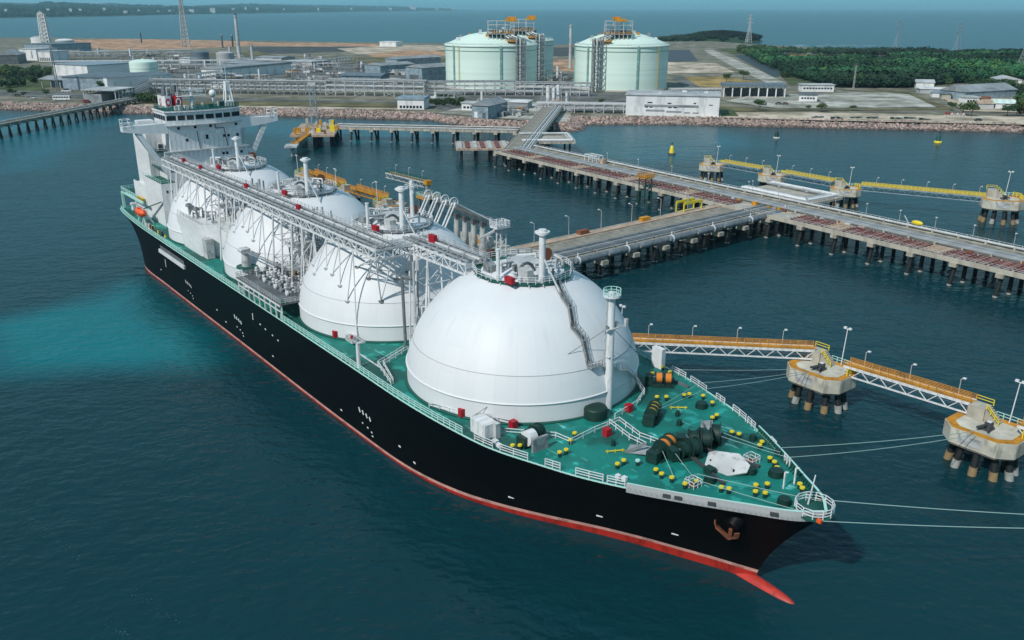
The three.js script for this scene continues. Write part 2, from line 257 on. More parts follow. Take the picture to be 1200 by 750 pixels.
{
  const top = (k) => sheer(cD.getPoint(k).x);
  shell([boot, ...[0.12, 0.25, 0.38, 0.52, 0.66, 0.8, 0.9].map((t) => (k) => boot(k) + (top(k) - boot(k)) * t), top]).build('hull', M.hull, ship);
  shell([() => -5, () => -2, () => 0, pink]).build('antifouling_band', M.red, ship);
  shell([pink, boot]).build('boot_line', M.salmon, ship);
  // bulbous bow, its back awash
  const rows = []; for (let j = 0; j <= 18; j++) { const f = j / 18, r = Math.sqrt(Math.max(0, 1 - Math.pow(f, 2.6))), row = []; for (let i = 0; i <= 20; i++) { const t = i / 20 * 6.2832; row.push([126 + f * 19.2, -2.6 + 0.2 * f + (1.5 + 2.0 * r) * Math.cos(t) * (f === 1 ? 0 : Math.min(1, r * 1.4)), (0.25 + 1.5 * r) * Math.sin(t) * (f === 1 ? 0 : Math.min(1, r * 1.3))]); } rows.push(row); }
  mb().grid(rows).build('bulbous_bow', M.red, ship);
  // deck
  const g = mb(), rowsD = []; for (let i = 0; i <= NK; i++) { const k = i / NK, row = []; for (let j = 0; j <= 6; j++) { const q = deckPt(k, 1, 0.02), w = q[2] * (j / 3 - 1); row.push([q[0], q[1] - 0.02, w]); } rowsD.push(row); }
  rowsD.forEach((r) => r.reverse()); g.grid(rowsD); for (let i = 0; i < g.p.length / 3; i++) { g.t[i * 2] = g.p[i * 3]; g.t[i * 2 + 1] = g.p[i * 3 + 2]; }
  g.build('main_deck', M.deck, ship).userData.label = 'scuffed green painted main deck';
  // gunwale edge bar and rails
  for (const side of [1, -1]) {
    const e = mb(); for (let i = 4; i < NK - 26; i++) e.bar(deckPt(i / NK, side, 0.1, 0.09), deckPt((i + 1) / NK, side, 0.1, 0.06), 0.22, 0.14); e.build('gunwale_bar', M.paleGreen, ship);
    const segs = [[-114, -84], [-84, -56], [-56, -24], [-24, 2], [24, 44], [44, 66], [66, 84], [84, 93.5], [96.5, 100.5], [102, 107], [110, 112.5], [115, 119], [119.6, 122]];
    for (const [a, b] of segs) { const pts = []; const n = Math.max(2, Math.ceil((b - a) / 4)); for (let i = 0; i <= n; i++) pts.push(deckPt(kFor(a + (b - a) * i / n), side, 0.45)); mb().rail(pts, { h: 1.25, lines: 3, step: 2, t: a > 90 ? 0.12 : 0.13 }).build('handrail', a > 90 ? M.white : M.paleGreen, ship); }
    // bow bulwark: white outside, green inside with stiffening ribs
    const k0 = kFor(122.5), outer = [], inner = [], n = 40; const o = mb(), inn = mb(), cap = mb();
    for (let i = 0; i <= n; i++) { const k = k0 + (1 - k0) * i / n; outer.push([deckPt(k, side, -0.06, -0.55), deckPt(k, side, -0.12, 0.95)]); inner.push([deckPt(k, side, 0.22, -0.05), deckPt(k, side, 0.18, 0.95)]); }
    for (let i = 0; i < n; i++) { const [a, b] = outer[i], [c, d] = outer[i + 1], [e2, f] = inner[i], [q, r] = inner[i + 1]; side > 0 ? (o.quad(a, c, d, b), inn.quad(q, e2, f, r), cap.quad(b, d, r, f)) : (o.quad(c, a, b, d), inn.quad(e2, q, r, f), cap.quad(d, b, f, r)); }
    const bw = o.build('bow_bulwark', M.offwhite, ship); inn.build('inner_plate', M.green, bw); cap.build('top_edge', M.paleGreen, bw);
    for (let i = 1; i < n; i += 1) { const k = k0 + (1 - k0) * i / n; mb().bar(deckPt(k, side, 0.25, 0.9), deckPt(k, side, 0.85, 0.02), 0.12, 0.12).build('rib', M.green, bw); }
    for (const s of [127.2, 128.6, 132.5, 139.4]) { const q = deckPt(kFor(s), side, -0.2, 0.2), q2 = deckPt(kFor(s + 0.9), side, -0.2, 0.2); mb().bar(q, q2, 0.3, 0.45).build('mooring_chock', M.dark, bw); }
  }
  // hull markings: push marks, draught and thruster marks
  const dash = (s, h, w, dx, dy, t = 0.16) => { const g2 = mb(); g2.bar([s, h, w], [s + dx, h + dy, w], 0.05, t); return g2; };
  for (const [s, h] of [[-39.4, 6.1], [-2.3, 6.2], [35.3, 5.6], [62.7, 5.6]]) {
    const mk = dash(s - 2.6, h + 0.9, 24.43, 0.5, -0.9, 0.42).build('hull_marking', M.white, ship);
    for (const [a, b] of [[-1.2, 0.75], [0.2, 0.6], [1.5, 0.4]]) dash(s + a, h + b, 24.43, 0.45, -0.8, 0.4).build('stroke', M.white, mk);
    for (const [a, b] of [[-1.6, -2], [0.4, -2.2], [1.9, -2.6], [2.2, -3.3]]) dash(s + a, h + b, 24.43, 0.5, 0, 0.25).build('stroke', M.white, mk);
  }
  for (const [s, h] of [[-74, 5.7], [-66, 4.4], [-18, 4.8], [-12, 3.2], [12, 9.5], [15, 9.2], [19, 8.9], [22, 8.6], [18, 3.5], [48, 3.6], [52, 2.9], [75, 4.5], [80, 3.4]]) dash(s, h, 24.43, 0.7, 0, 0.3).build('hull_marking', M.white, ship);
  for (const [s, h] of [[99, 3.4], [113.5, 4.2], [125.4, 4.6]]) { const q = hullPt(kFor(s + 3), h, 1, 0.06); mb().bar(q, [q[0] + 0.9, q[1], q[2] - 0.5], 0.06, 0.25).build('hull_marking', M.white, ship); }
  for (const [a, h0, h1] of [[-59.7, 6.6, 9], [8, 9.4, 11]]) mb().bar([a, h0, 24.42], [a, h1, 24.42], 0.35, 0.08).build('draught_mark', M.white, ship);
  // stowed accommodation ladder on the quarter
  const al = mb().box(-63.5, 10.4, 24.3, -40.5, 11.4, 24.9); const lad = al.build('accommodation_ladder', M.white, ship); mb().box(-62.8, 11.42, 24.38, -41.2, 12.6, 24.5).build('ladder_recess', M.mid, lad);
  // anchor under a hawse bolster
  const hk = kFor(137), hp = hullPt(hk, 11.0, 1, 0.2), bo = mb(); bo.cyl(add(hp, [0.1, 1.6, -1.4]), add(hp, [0, -0.1, 0.7]), 1.5, 1.15, 16); const bol = bo.build('hawse_bolster', M.hull, ship);
  const an = mb(), b0 = add(hp, [0, -0.5, 0.9]); an.bar(b0, add(b0, [-0.2, -1.7, -0.2]), 0.45, 0.45); for (const q of [-1, 1]) { an.bar(add(b0, [-0.2, -1.7, -0.2]), add(b0, [q * 1.7 - 0.4, -0.5, 0.4]), 0.55, 0.35); an.bar(add(b0, [q * 1.7 - 0.4, -0.5, 0.4]), add(b0, [q * 1.95 - 0.4, 0.35, 0.55]), 0.7, 0.2); } an.build('anchor', M.rust, ship).userData.label = 'rusty brown stockless anchor below the bow';
}

// ---- domes
const HC = 13.8, RS = 21.74;
const domeH = (dx, dz) => HC + Math.sqrt(Math.max(0, RS * RS - dx * dx - dz * dz));
DOMES.forEach((c, i) => {
  const prof = (a, b, n) => { const o = []; for (let j = 0; j <= n; j++) { const h = a + (b - a) * j / n; o.push([Math.sqrt(Math.max(0, RS * RS - (h - HC) ** 2)), h]); } return o; };
  const cap = []; for (let j = 0; j <= 26; j++) { const f = Math.asin((22 - HC) / RS) + (Math.PI / 2 - Math.asin((22 - HC) / RS)) * j / 26; cap.push([RS * Math.cos(f), HC + RS * Math.sin(f)]); }
  const d = mb().rev(cap, [c, 0, 0], 120).build('tank_dome', M.dome, ship); d.userData.label = ['white dome nearest the bow', 'second white dome from the bow', 'third white dome from the bow', 'white dome nearest the bridge'][i];
  mb().rev(prof(17.6, 22, 8), [c, 0, 0], 120).build('dome_belt', M.dome, d);
  mb().rev([[21.42, 13.95], [21.42, 17.4]], [c, 0, 0], 120).build('dome_skirt', M.dome, d);
  mb().rev([[21.42, 17.4], [21.62, 17.42], [21.62, 17.55], [21.4, 17.62]], [c, 0, 0], 120).build('skirt_flange', M.white, d);
  mb().rev([[20.08, 21.97], [20.2, 22.0], [20.06, 22.05]], [c, 0, 0], 120).build('seam_ring', M.grey, d);
  mb().rev([[21.5, 13.98], [21.9, 14.0], [21.9, 14.25], [21.45, 14.3]], [c, 0, 0], 96).build('base_coaming', M.green, d);
  // crown platform
  const P = 34.2, pl = [], edge = []; const rad = 8.8; for (let j = 0; j < 14; j++) { const t = j / 14 * 6.2832; const q = [c + rad * Math.cos(t) * 1.08, rad * Math.sin(t)]; pl.push(q); edge.push([q[0], P + 0.02, q[1]]); }
  const cp = mb(); cp.prism(pl, P - 0.25, P); const plat = cp.build('crown_platform', i === 0 ? M.green : M.grey, ship);
  mb().rail([...edge, edge[0]], { h: 1.2, lines: 3, step: 1.5, t: 0.1 }).build('handrail', M.white, plat);
  for (let j = 0; j < 22; j++) { const t = j / 22 * 6.2832, x = 9.2 * Math.cos(t), z = 8.6 * Math.sin(t); mb().bar([c + x, P - 0.1, z], [c + x * 1.03, domeH(x * 1.03, z * 1.03) - 0.05, z * 1.03], 0.13).build('platform_strut', M.white, plat); }
  // tank trunk, pipes and valves on the crown
  const tr = mb().cyl([c, P, 0], [c, P + 1.8, 0], 3.2, 3.0, 24); tr.build('tank_trunk', M.offwhite, plat);
  seed = 900 + i * 77;
  for (let j = 0; j < 16; j++) { const t = rr(0, 6.28), r0 = rr(2.5, 7), a = [c + r0 * Math.cos(t), P, r0 * Math.sin(t)], h = rr(0.9, 2.6), t2 = t + rr(-0.9, 0.9), r1 = rr(2, 7.4), b = [c + r1 * Math.cos(t2), P + h, r1 * Math.sin(t2)]; mb().path([a, add(a, [0, h, 0]), b, [b[0], P, b[2]]], rr(0.12, 0.3), 7).build('pipe', [M.white, M.offwhite, M.grey][j % 3], plat); }
  for (let j = 0; j < 22; j++) { const t = rr(0, 6.28), r0 = rr(3.3, 8), q = [c + r0 * Math.cos(t), P, r0 * Math.sin(t)], h = rr(0.6, 1.6); mb().cyl(q, add(q, [0, h, 0]), 0.16, 0.16, 6).cyl(add(q, [0, h * 0.55, 0]), add(q, [0, h * 0.7, 0]), 0.36, 0.36, 8).cyl(add(q, [0, h, 0]), add(q, [0, h + 0.12, 0]), 0.3, 0.3, 8).build('valve', j % 5 === 0 ? M.mid : j % 4 === 1 ? M.grey : M.white, plat); }
  const arch = []; for (let j = 0; j <= 10; j++) { const t = j / 10 * Math.PI; arch.push([c + 4.2, P + 0.4 + 2.2 * Math.sin(t), 2.5 - 3 * Math.cos(t) * 0.6]); } mb().path(arch, 0.28, 8).build('loop_pipe', M.mid, plat);
  mb().box(c + 4.6, P, 3.2, c + 7.2, P + 2.2, 4.6).build('equipment_box', M.offwhite, plat);
  mb().box(c + 6.2, P + 0.02, 0.4, c + 7.6, P + 2.0, 1.8).build('equipment_box', M.white, plat);
  mb().box(c - 3, P, 4.6, c - 0.5, P + 1.7, 6.6).build('equipment_box', M.grey, plat);
  mb().box(c + 4.9, P + 0.25, 7.0, c + 6.9, P + 1.4, 7.8).build('red_cabinet', M.cabinet, plat);
  mb().cyl([c + 0.5, P + 2.2, -5], [c + 0.9, P + 2.2, -5], 1.2, 1.2, 14).build('hose_reel', M.rust, plat);
  // flared vent mast, thin vent pole
  const mx = c + 8.2, mz = 2.2, mt = mb(); mt.cyl([mx, P - 0.4, mz], [mx, P + 8.6, mz], 0.62, 0.55, 14); const vm = mt.build('vent_mast', M.white, ship);
  mb().cyl([mx, P + 8.3, mz], [mx, P + 8.7, mz], 0.6, 1.25, 14).cyl([mx, P + 8.7, mz], [mx, P + 9.0, mz], 1.3, 1.3, 14).cyl([mx, P + 9.0, mz], [mx, P + 9.35, mz], 0.95, 0.7, 12).build('vent_head', M.white, vm);
  mb().cyl([mx - 1.0, P, mz - 0.5], [mx - 1.0, P + 7.2, mz - 0.5], 0.13, 0.13, 6).bar([mx - 1.4, P + 7.0, mz - 0.9], [mx + 0.8, P + 7.0, mz + 0.4], 0.12).build('pilot_pipe', M.white, vm);
  mb().cyl([mx + 0.3, P + 4.6, mz], [mx + 3.2, domeH(11.4, 0.4) - 0.1, mz - 1.8], 0.17, 0.17, 6).cyl([mx - 0.3, P + 4.4, mz], [mx - 2.4, P, mz - 3], 0.14, 0.14, 6).build('brace', M.white, vm);
  mb().cyl([c + 2.6, P, 7.4], [c + 2.6, P + 5.4, 7.4], 0.34, 0.34, 10).cyl([c + 2.6, P + 5.4, 7.4], [c + 2.6, P + 5.6, 7.4], 0.46, 0.46, 10).build('vent_pole', M.white, ship);
  // inspection port, boxes at the foot
  if (i < 3) { const t = 1.15, x = c + 21.45 * Math.cos(t), z = 21.45 * Math.sin(t); mb().box(x - 0.5, 14.2, z - 0.7, x + 0.5, 15.6, z + 0.5).build('foot_cabinet', M.cabinet, d); mb().box(x + 3.0, 14.3, z - 2.4, x + 6.0, 15.5, z - 0.7).build('step_platform', M.offwhite, d); }
});
// second mast on the second dome with crosstrees
{ const c = DOMES[1], P = 34.2, x = c + 2, z = -4, g = mb(); g.cyl([x, P, z], [x, P + 9, z], 0.5, 0.4, 10); const m = g.build('signal_mast', M.white, ship); for (const [h, L] of [[6.4, 1.6], [7.8, 2.4], [8.8, 1.2]]) mb().bar([x - L * 0.3, P + h, z - L * 0.6], [x + L * 0.9, P + h, z + L * 0.3], 0.14).bar([x + L * 0.8, P + h, z + L * 0.3], [x + L * 0.8, P + h + 0.7, z + L * 0.3], 0.25).build('crosstree', M.white, m); mb().rail([[x - 1, P + 7.2, z - 1], [x + 1, P + 7.2, z - 1], [x + 1, P + 7.2, z + 1], [x - 1, P + 7.2, z + 1], [x - 1, P + 7.2, z - 1]], { h: 0.9, t: 0.1, step: 1 }).build('mast_basket', M.white, m); }

// stair down the nose of the first dome
{
  const c = DOMES[0], stops = [[8.8, -0.4], [12.0, 0.6], [13.8, 0.6], [16.3, 2.0], [17.9, 1.1], [19.9, 1.5]], g = mb(), r = mb(), tr = mb();
  for (let i = 0; i + 1 < stops.length; i++) { const a = stops[i], b = stops[i + 1], P = (q, o) => [c + q[0], domeH(q[0], q[1]) + 0.35, q[1] + o]; for (const o of [-0.45, 0.45]) { g.bar(P(a, o), P(b, o), 0.14, 0.3); r.rail([P(a, o), P(b, o)], { h: 1.0, step: 1.1, t: 0.08 }); } const n = Math.round(len(sub(P(b, 0), P(a, 0))) / 0.35); for (let k = 1; k < n; k++) { const q = mixv(P(a, 0), P(b, 0), k / n); tr.box(q[0] - 0.14, q[1] - 0.03, q[2] - 0.42, q[0] + 0.14, q[1] + 0.03, q[2] + 0.42); } }
  const st = g.build('dome_stair', M.grey, ship); r.build('handrail', M.grey, st); tr.build('treads', M.mid, st);
  const l = [c + 20.3, domeH(19.9, 1.5), 1.0]; mb().box(l[0] - 0.9, l[1] - 0.1, l[2] - 1.6, l[0] + 0.9, l[1] + 0.05, l[2] + 1.0).rail([[l[0] - 0.8, l[1], l[2] + 0.9], [l[0] + 0.8, l[1], l[2] + 0.9], [l[0] + 0.8, l[1], l[2] - 1.5]], { h: 1, t: 0.08, step: 0.9 }).build('landing', M.grey, st);
  const q = [[c + 20.8, 20.9, -4], [c + 20.9, 20.2, -6], [c + 19.9, 17.5, -9.4], [c + 20.2, 14.2, -11.6]]; for (let i = 0; i < 3; i++) mb().bar(q[i], q[i + 1], 0.9, 0.15).rail([add(q[i], [0.4, 0, 0.3]), add(q[i + 1], [0.4, 0, 0.3])], { h: 1, t: 0.09, step: 1.2 }).build('stair_flight', M.offwhite, st);
}

// ---- elevated pipe walkway along the domes
{
  const H0 = 35.0, seg = (a, b, w0, w1, name) => {
    const fl = mb().box(a, H0 - 0.12, w0, b, H0, w0 + 1.5); const wk = fl.build(name, M.mid, ship);
    mb().rail([[a, H0, w0 + 0.05], [b, H0, w0 + 0.05]], { h: 1.15, lines: 3, step: 2, t: 0.09 }).build('handrail', M.offwhite, wk);
    mb().rail([[a, H0, w0 + 1.45], [b, H0, w0 + 1.45]], { h: 1.15, lines: 3, step: 2, t: 0.09 }).build('handrail', M.offwhite, wk);
    const n = Math.round((b - a) / 2.6);
    for (const w of [w0 - 0.3, w1]) { const t = mb(); t.bar([a, H0 - 0.15, w], [b, H0 - 0.15, w], 0.3, 0.34).bar([a, H0 - 2.0, w], [b, H0 - 2.0, w], 0.3, 0.36); for (let i = 0; i <= n; i++) { const s = a + (b - a) * i / n; t.bar([s, H0 - 2, w], [s, H0 - 0.1, w], 0.2); if (i < n) t.bar([s, H0 - (i % 2 ? 2 : 0.15), w], [s + (b - a) / n, H0 - (i % 2 ? 0.15 : 2), w], 0.13); } t.build('side_truss', w === w1 ? M.white : M.offwhite, wk); }
    const cb = mb(); for (let i = 0; i <= n; i += 1) { const s = a + (b - a) * i / n; cb.bar([s, H0 - 0.3, w0 - 0.3], [s, H0 - 0.3, w1], 0.16, 0.25); cb.bar([s, H0 - 2, w0 - 0.3], [s, H0 - 2, w1], 0.16, 0.2); } cb.build('cross_beams', M.offwhite, wk);
    for (const [k, r, m2, up] of [[0.4, 0.3, M.offwhite, 0.3], [0.58, 0.22, M.grey, 0.3], [0.74, 0.16, M.mid, 0.2], [0.88, 0.24, M.grey, 0.3]]) { const w = w0 + (w1 - w0) * k; mb().cyl([a, H0 + up, w], [b, H0 + up, w], r, r, 9).build('pipe', m2, wk); const f = mb(); for (let s = a + 3 * k * 2; s < b; s += 5.2) f.cyl([s, H0 + up, w], [s + 0.3, H0 + up, w], r + 0.14, r + 0.14, 9); f.build('flanges', M.grey, wk, 'stuff'); }
    return wk;
  };
  const A = seg(-80, 54.5, 11.0, 16.0, 'pipe_walkway'), B = seg(50, 73, 2.4, 7.8, 'pipe_walkway');
  mb().box(49.5, H0 - 0.14, 3, 54.6, H0 - 0.02, 16).rail([[54.5, H0, 3.0], [54.5, H0, 15.9]], { h: 1.15, lines: 3, step: 2, t: 0.1 }).bar([54.6, H0 - 2, 2.6], [54.6, H0 - 2, 16.1], 0.3, 0.36).bar([54.6, H0 - 0.15, 2.6], [54.6, H0 - 0.15, 16.1], 0.3, 0.34).build('walkway_landing', M.offwhite, ship);
  { const t = mb(); for (let i = 0; i < 7; i++) { const w = 2.6 + i * 1.93; t.bar([54.6, H0 - 2, w], [54.6, H0 - 0.1, w], 0.2).bar([54.6, H0 - (i % 2 ? 2 : 0.15), w], [54.6, H0 - (i % 2 ? 0.15 : 2), w + 1.93], 0.14); } t.build('landing_truss', M.white, ship); }
  for (const [s, w] of [[-68, 12.9], [-53, 12.9], [-18.5, 12.9], [13, 12.9]]) mb().box(s, H0 + 0.2, w, s + 1.5, H0 + 1.45, w + 0.7).build('red_cabinet', M.cabinet, A);
  mb().box(56, H0 + 0.2, 4.2, 58, H0 + 1.8, 5.0).build('red_cabinet', M.cabinet, B);
  // legs: V struts to the domes, braced towers in the gaps
  const dz = (s, w) => { let best = DK; for (const c of DOMES) { const r2 = (s - c) ** 2 + w * w; if (r2 < 21.3 * 21.3) best = Math.max(best, r2 < RS * RS ? domeH(s - c, w) : DK); } return best; };
  const leg = (a, s, w, par, r = 0.13) => { const foot = [s, dz(s, w) - 0.03, w]; const o = mb().cyl(a, foot, r, r, 6).build('support_leg', M.white, par); mb().cyl(add(foot, [0, -0.15, 0]), add(foot, [0, 0.14, 0]), 0.55, 0.55, 10).build('foot_pad', M.offwhite, o); };
  for (const c of DOMES.slice(1)) for (const ds of [-12, -6, 0, 6, 12]) { const s = c + ds; if (s > 53 || s < -79) continue; leg([s, H0 - 2, 16], s - 1.6, 17.2 + (Math.abs(ds) < 3 ? 1.2 : 0), A); leg([s, H0 - 2, 16], s + 1.6, 17.2, A); leg([s, H0 - 2, 11], s + 0.5, 10.6, A); }
  for (const [s, w] of [[48.8, 12.3], [45.1, 12.9], [48.7, 8.4], [48.9, 5.8], [41.8, 13.6]]) { leg([53, H0 - 2, Math.min(16, w + 3)], s, w, A, 0.15); leg([54.5, H0 - 2, w], s, w, A, 0.12); }
  for (const [s0, w0, w1, wk] of [[-37, 11, 16, A], [-31, 11, 16, A], [-42, 11, 16, A], [5, 11, 16, A], [10, 11, 16, A], [15.5, 11, 16, A], [56, 2.4, 7.8, B], [60, 2.4, 7.8, B]]) {
    const g = mb(); for (const w of [w0, w1]) { g.cyl([s0, H0 - 2, w], [s0, DK, w + (w === w1 ? 1.4 : -0.8)], 0.22, 0.26, 8); } for (const [h0, h1] of [[33, 28], [28, 22.5], [22.5, 17]]) { g.bar([s0, h0, w0], [s0, h1, w1 + 0.7], 0.14).bar([s0, h0, w1 + 0.3], [s0, h1, w0 - 0.4], 0.14).bar([s0, h1, w0 - 0.5], [s0, h1, w1 + 0.8], 0.16); } g.build('support_tower', M.white, wk);
  }
  // drop pipes and platforms in the gaps between domes
  seed = 4242;
  for (const [gap, base] of [[-37, 24], [10, 19], [57, 15]]) for (let j = 0; j < (gap === 57 ? 5 : 18); j++) { const s = gap + rr(-4.5, 4.5), w = rr(2, 13), h = rr(base, 33), t = s + rr(-3, 3); mb().path([[s, H0 - 1.5, w], [s, h, w], [t, h, w + rr(-2, 3)], [t, DK, w + rr(-1, 3)]], rr(0.14, 0.34), 7).build('drop_pipe', [M.white, M.offwhite, M.grey, M.steel][j % 4], ship); }
  for (const [gap, h] of [[-37, 27], [-37, 22], [10, 26], [10, 20.5]]) mb().box(gap - 3.8, h - 0.1, 1.5, gap + 3.8, h, 14).rail([[gap - 3.8, h, 14], [gap + 3.8, h, 14]], { h: 1.1, t: 0.1 }).build('service_platform', M.grey, ship);
}

// ---- cargo machinery house and manifold
{
  const hs = mb().prism([[-56.5, 20.4], [-38, 20.4], [-31.5, 13.5], [-31.5, 9], [-50, 9]], DK, 22.8).build('machinery_house', M.white, ship);
  mb().rail([[-56, 22.8, 20.1], [-38.2, 22.8, 20.1], [-31.8, 22.8, 13.4]], { h: 1.1, t: 0.1 }).build('roof_rail', M.offwhite, hs);
  mb().box(-36.6, 14.05, 18.1, -33.6, 19.5, 20.2).build('stair_locker', M.offwhite, hs);
  seed = 515; for (let j = 0; j < 26; j++) { const s = rr(-54, -34), w = rr(10, 18.5), h = rr(0.7, 2.6); if (s > -38 && w > 13) continue; const q = [s, 22.8, w]; mb().cyl(q, add(q, [0, h, 0]), 0.3, 0.25, 7).cyl(add(q, [0, h, 0]), add(q, [rr(-2, 2), h, rr(-2, 2)]), 0.22, 0.22, 7).build('roof_vent', [M.white, M.grey, M.offwhite][j % 3], hs); }
  for (const s of [-52, -45.5]) mb().cyl([s, 22.8, 18], [s, 25.2, 18], 0.3, 0.3, 8).cyl([s, 25.2, 18], [s, 25.9, 18], 0.85, 0.85, 10).cyl([s, 25.9, 18], [s, 26.2, 18], 0.85, 0.3, 10).build('mushroom_vent', M.grey, hs);
  // manifold platform
  const g = mb(); g.box(0, 17.75, 17.2, 26, 18, 24.6); const mp = g.build('manifold_platform', M.mid, ship);
  mb().rail([[0, 18, 17.6], [0, 18, 24.5], [26, 18, 24.5], [26, 18, 17.6]], { h: 1.2, lines: 3, step: 1.2, t: 0.1 }).build('handrail', M.offwhite, mp);
  for (let i = 0; i <= 8; i++) mb().bar([0.4 + i * 3.15, DK, 24.2], [0.4 + i * 3.15, 17.75, 24.2], 0.28).build('platform_post', M.white, mp);
  mb().bar([0, 16, 24.2], [26, 16, 24.2], 0.18, 0.22).bar([0, 17.6, 24.66], [26, 17.6, 24.66], 0.12, 0.4).build('edge_beam', M.white, mp);
  mb().box(1, 18.03, 18.2, 5, 18.12, 20).build('drip_tray', M.green, mp); mb().box(22.4, 18.03, 22.6, 25.6, 18.12, 24.2).build('drip_tray', M.green, mp);
  seed = 77;
  for (let i = 0; i < 11; i++) for (let j = 0; j < 7; j++) { const s = 2.2 + i * 2.05 + rr(-0.4, 0.4), w = 14.2 + j * 1.0 + rr(-0.25, 0.25), h = 18.6 + rr(0.3, 1.9) - (j > 4 ? 0.6 : 0); mb().cyl([s, 16.5, w], [s, h, w], 0.2, 0.2, 7).cyl([s, h - 0.5, w], [s, h - 0.32, w], 0.46, 0.46, 8).cyl([s, h, w], [s, h + 0.35, w], 0.42, 0.36, 8).build('manifold_valve', [M.white, M.grey, M.white, M.steel, M.mid, M.white][(i * 7 + j * 3) % 6], mp); }
  for (let i = 0; i < 6; i++) mb().cyl([4.5 + i * 3.2, 18.4, 9], [4.5 + i * 3.2, 18.4, 20.6], 0.34, 0.34, 9).cyl([4.5 + i * 3.2, 18.4, 20.4], [4.5 + i * 3.2, 18.4, 20.8], 0.6, 0.6, 10).build('manifold_pipe', i % 2 ? M.white : M.grey, mp);
  // crane pedestal
  const cr = [-3.6, 14, 20.4]; const pd = mb().cyl(cr, add(cr, [0, 5, 0]), 1.15, 1.1, 16).build('crane_pedestal', M.white, ship);
  mb().cyl(add(cr, [0, 5, 0]), add(cr, [0, 5.25, 0]), 2.5, 2.5, 16).build('crane_gallery', M.green, pd); mb().cyl(add(cr, [0, 5.25, 0]), add(cr, [0, 8.6, 0]), 1.2, 0.95, 12).build('crane_post', M.offwhite, pd);
  mb().box(cr[0] - 1.3, 22.6, cr[2] - 0.9, cr[0] + 1.3, 23.7, cr[2] + 0.9).cyl([cr[0] - 1.2, 23.2, cr[2] + 1], [cr[0] + 1.2, 23.2, cr[2] + 1], 0.5, 0.5, 10).build('crane_head', M.offwhite, pd); for (const o of [-0.5, 0.5]) mb().bar([cr[0], 23, cr[2] + o], [cr[0] + 15, 20.6, cr[2] - 5 + o * 0.4], 0.2).build('crane_jib', M.grey, pd);
  mb().bar([12.4, 16, 15.2], [12.4, 21, 15.2], 0.4).build('jib_rest', M.amber, ship);
  // deck tower between the first two domes
  const tw = mb().cyl([58.9, DK, 23.2], [58.9, 19.6, 23.2], 0.42, 0.36, 10).build('lookout_post', M.white, ship); mb().box(57.2, 19.4, 22.4, 60.6, 19.6, 24).build('post_platform', M.offwhite, tw); for (const q of [-1.4, -0.4, 0.6]) mb().cyl([58.9 + q, 19.6, 23.6], [58.9 + q, 20.2, 23.6], 0.3, 0.3, 8).build('lamp_head', q < -1 ? M.cabinet : M.grey, tw); mb().bar([58.9, 17, 23.2], [63, 14, 20], 0.2).build('brace', M.white, tw);
}

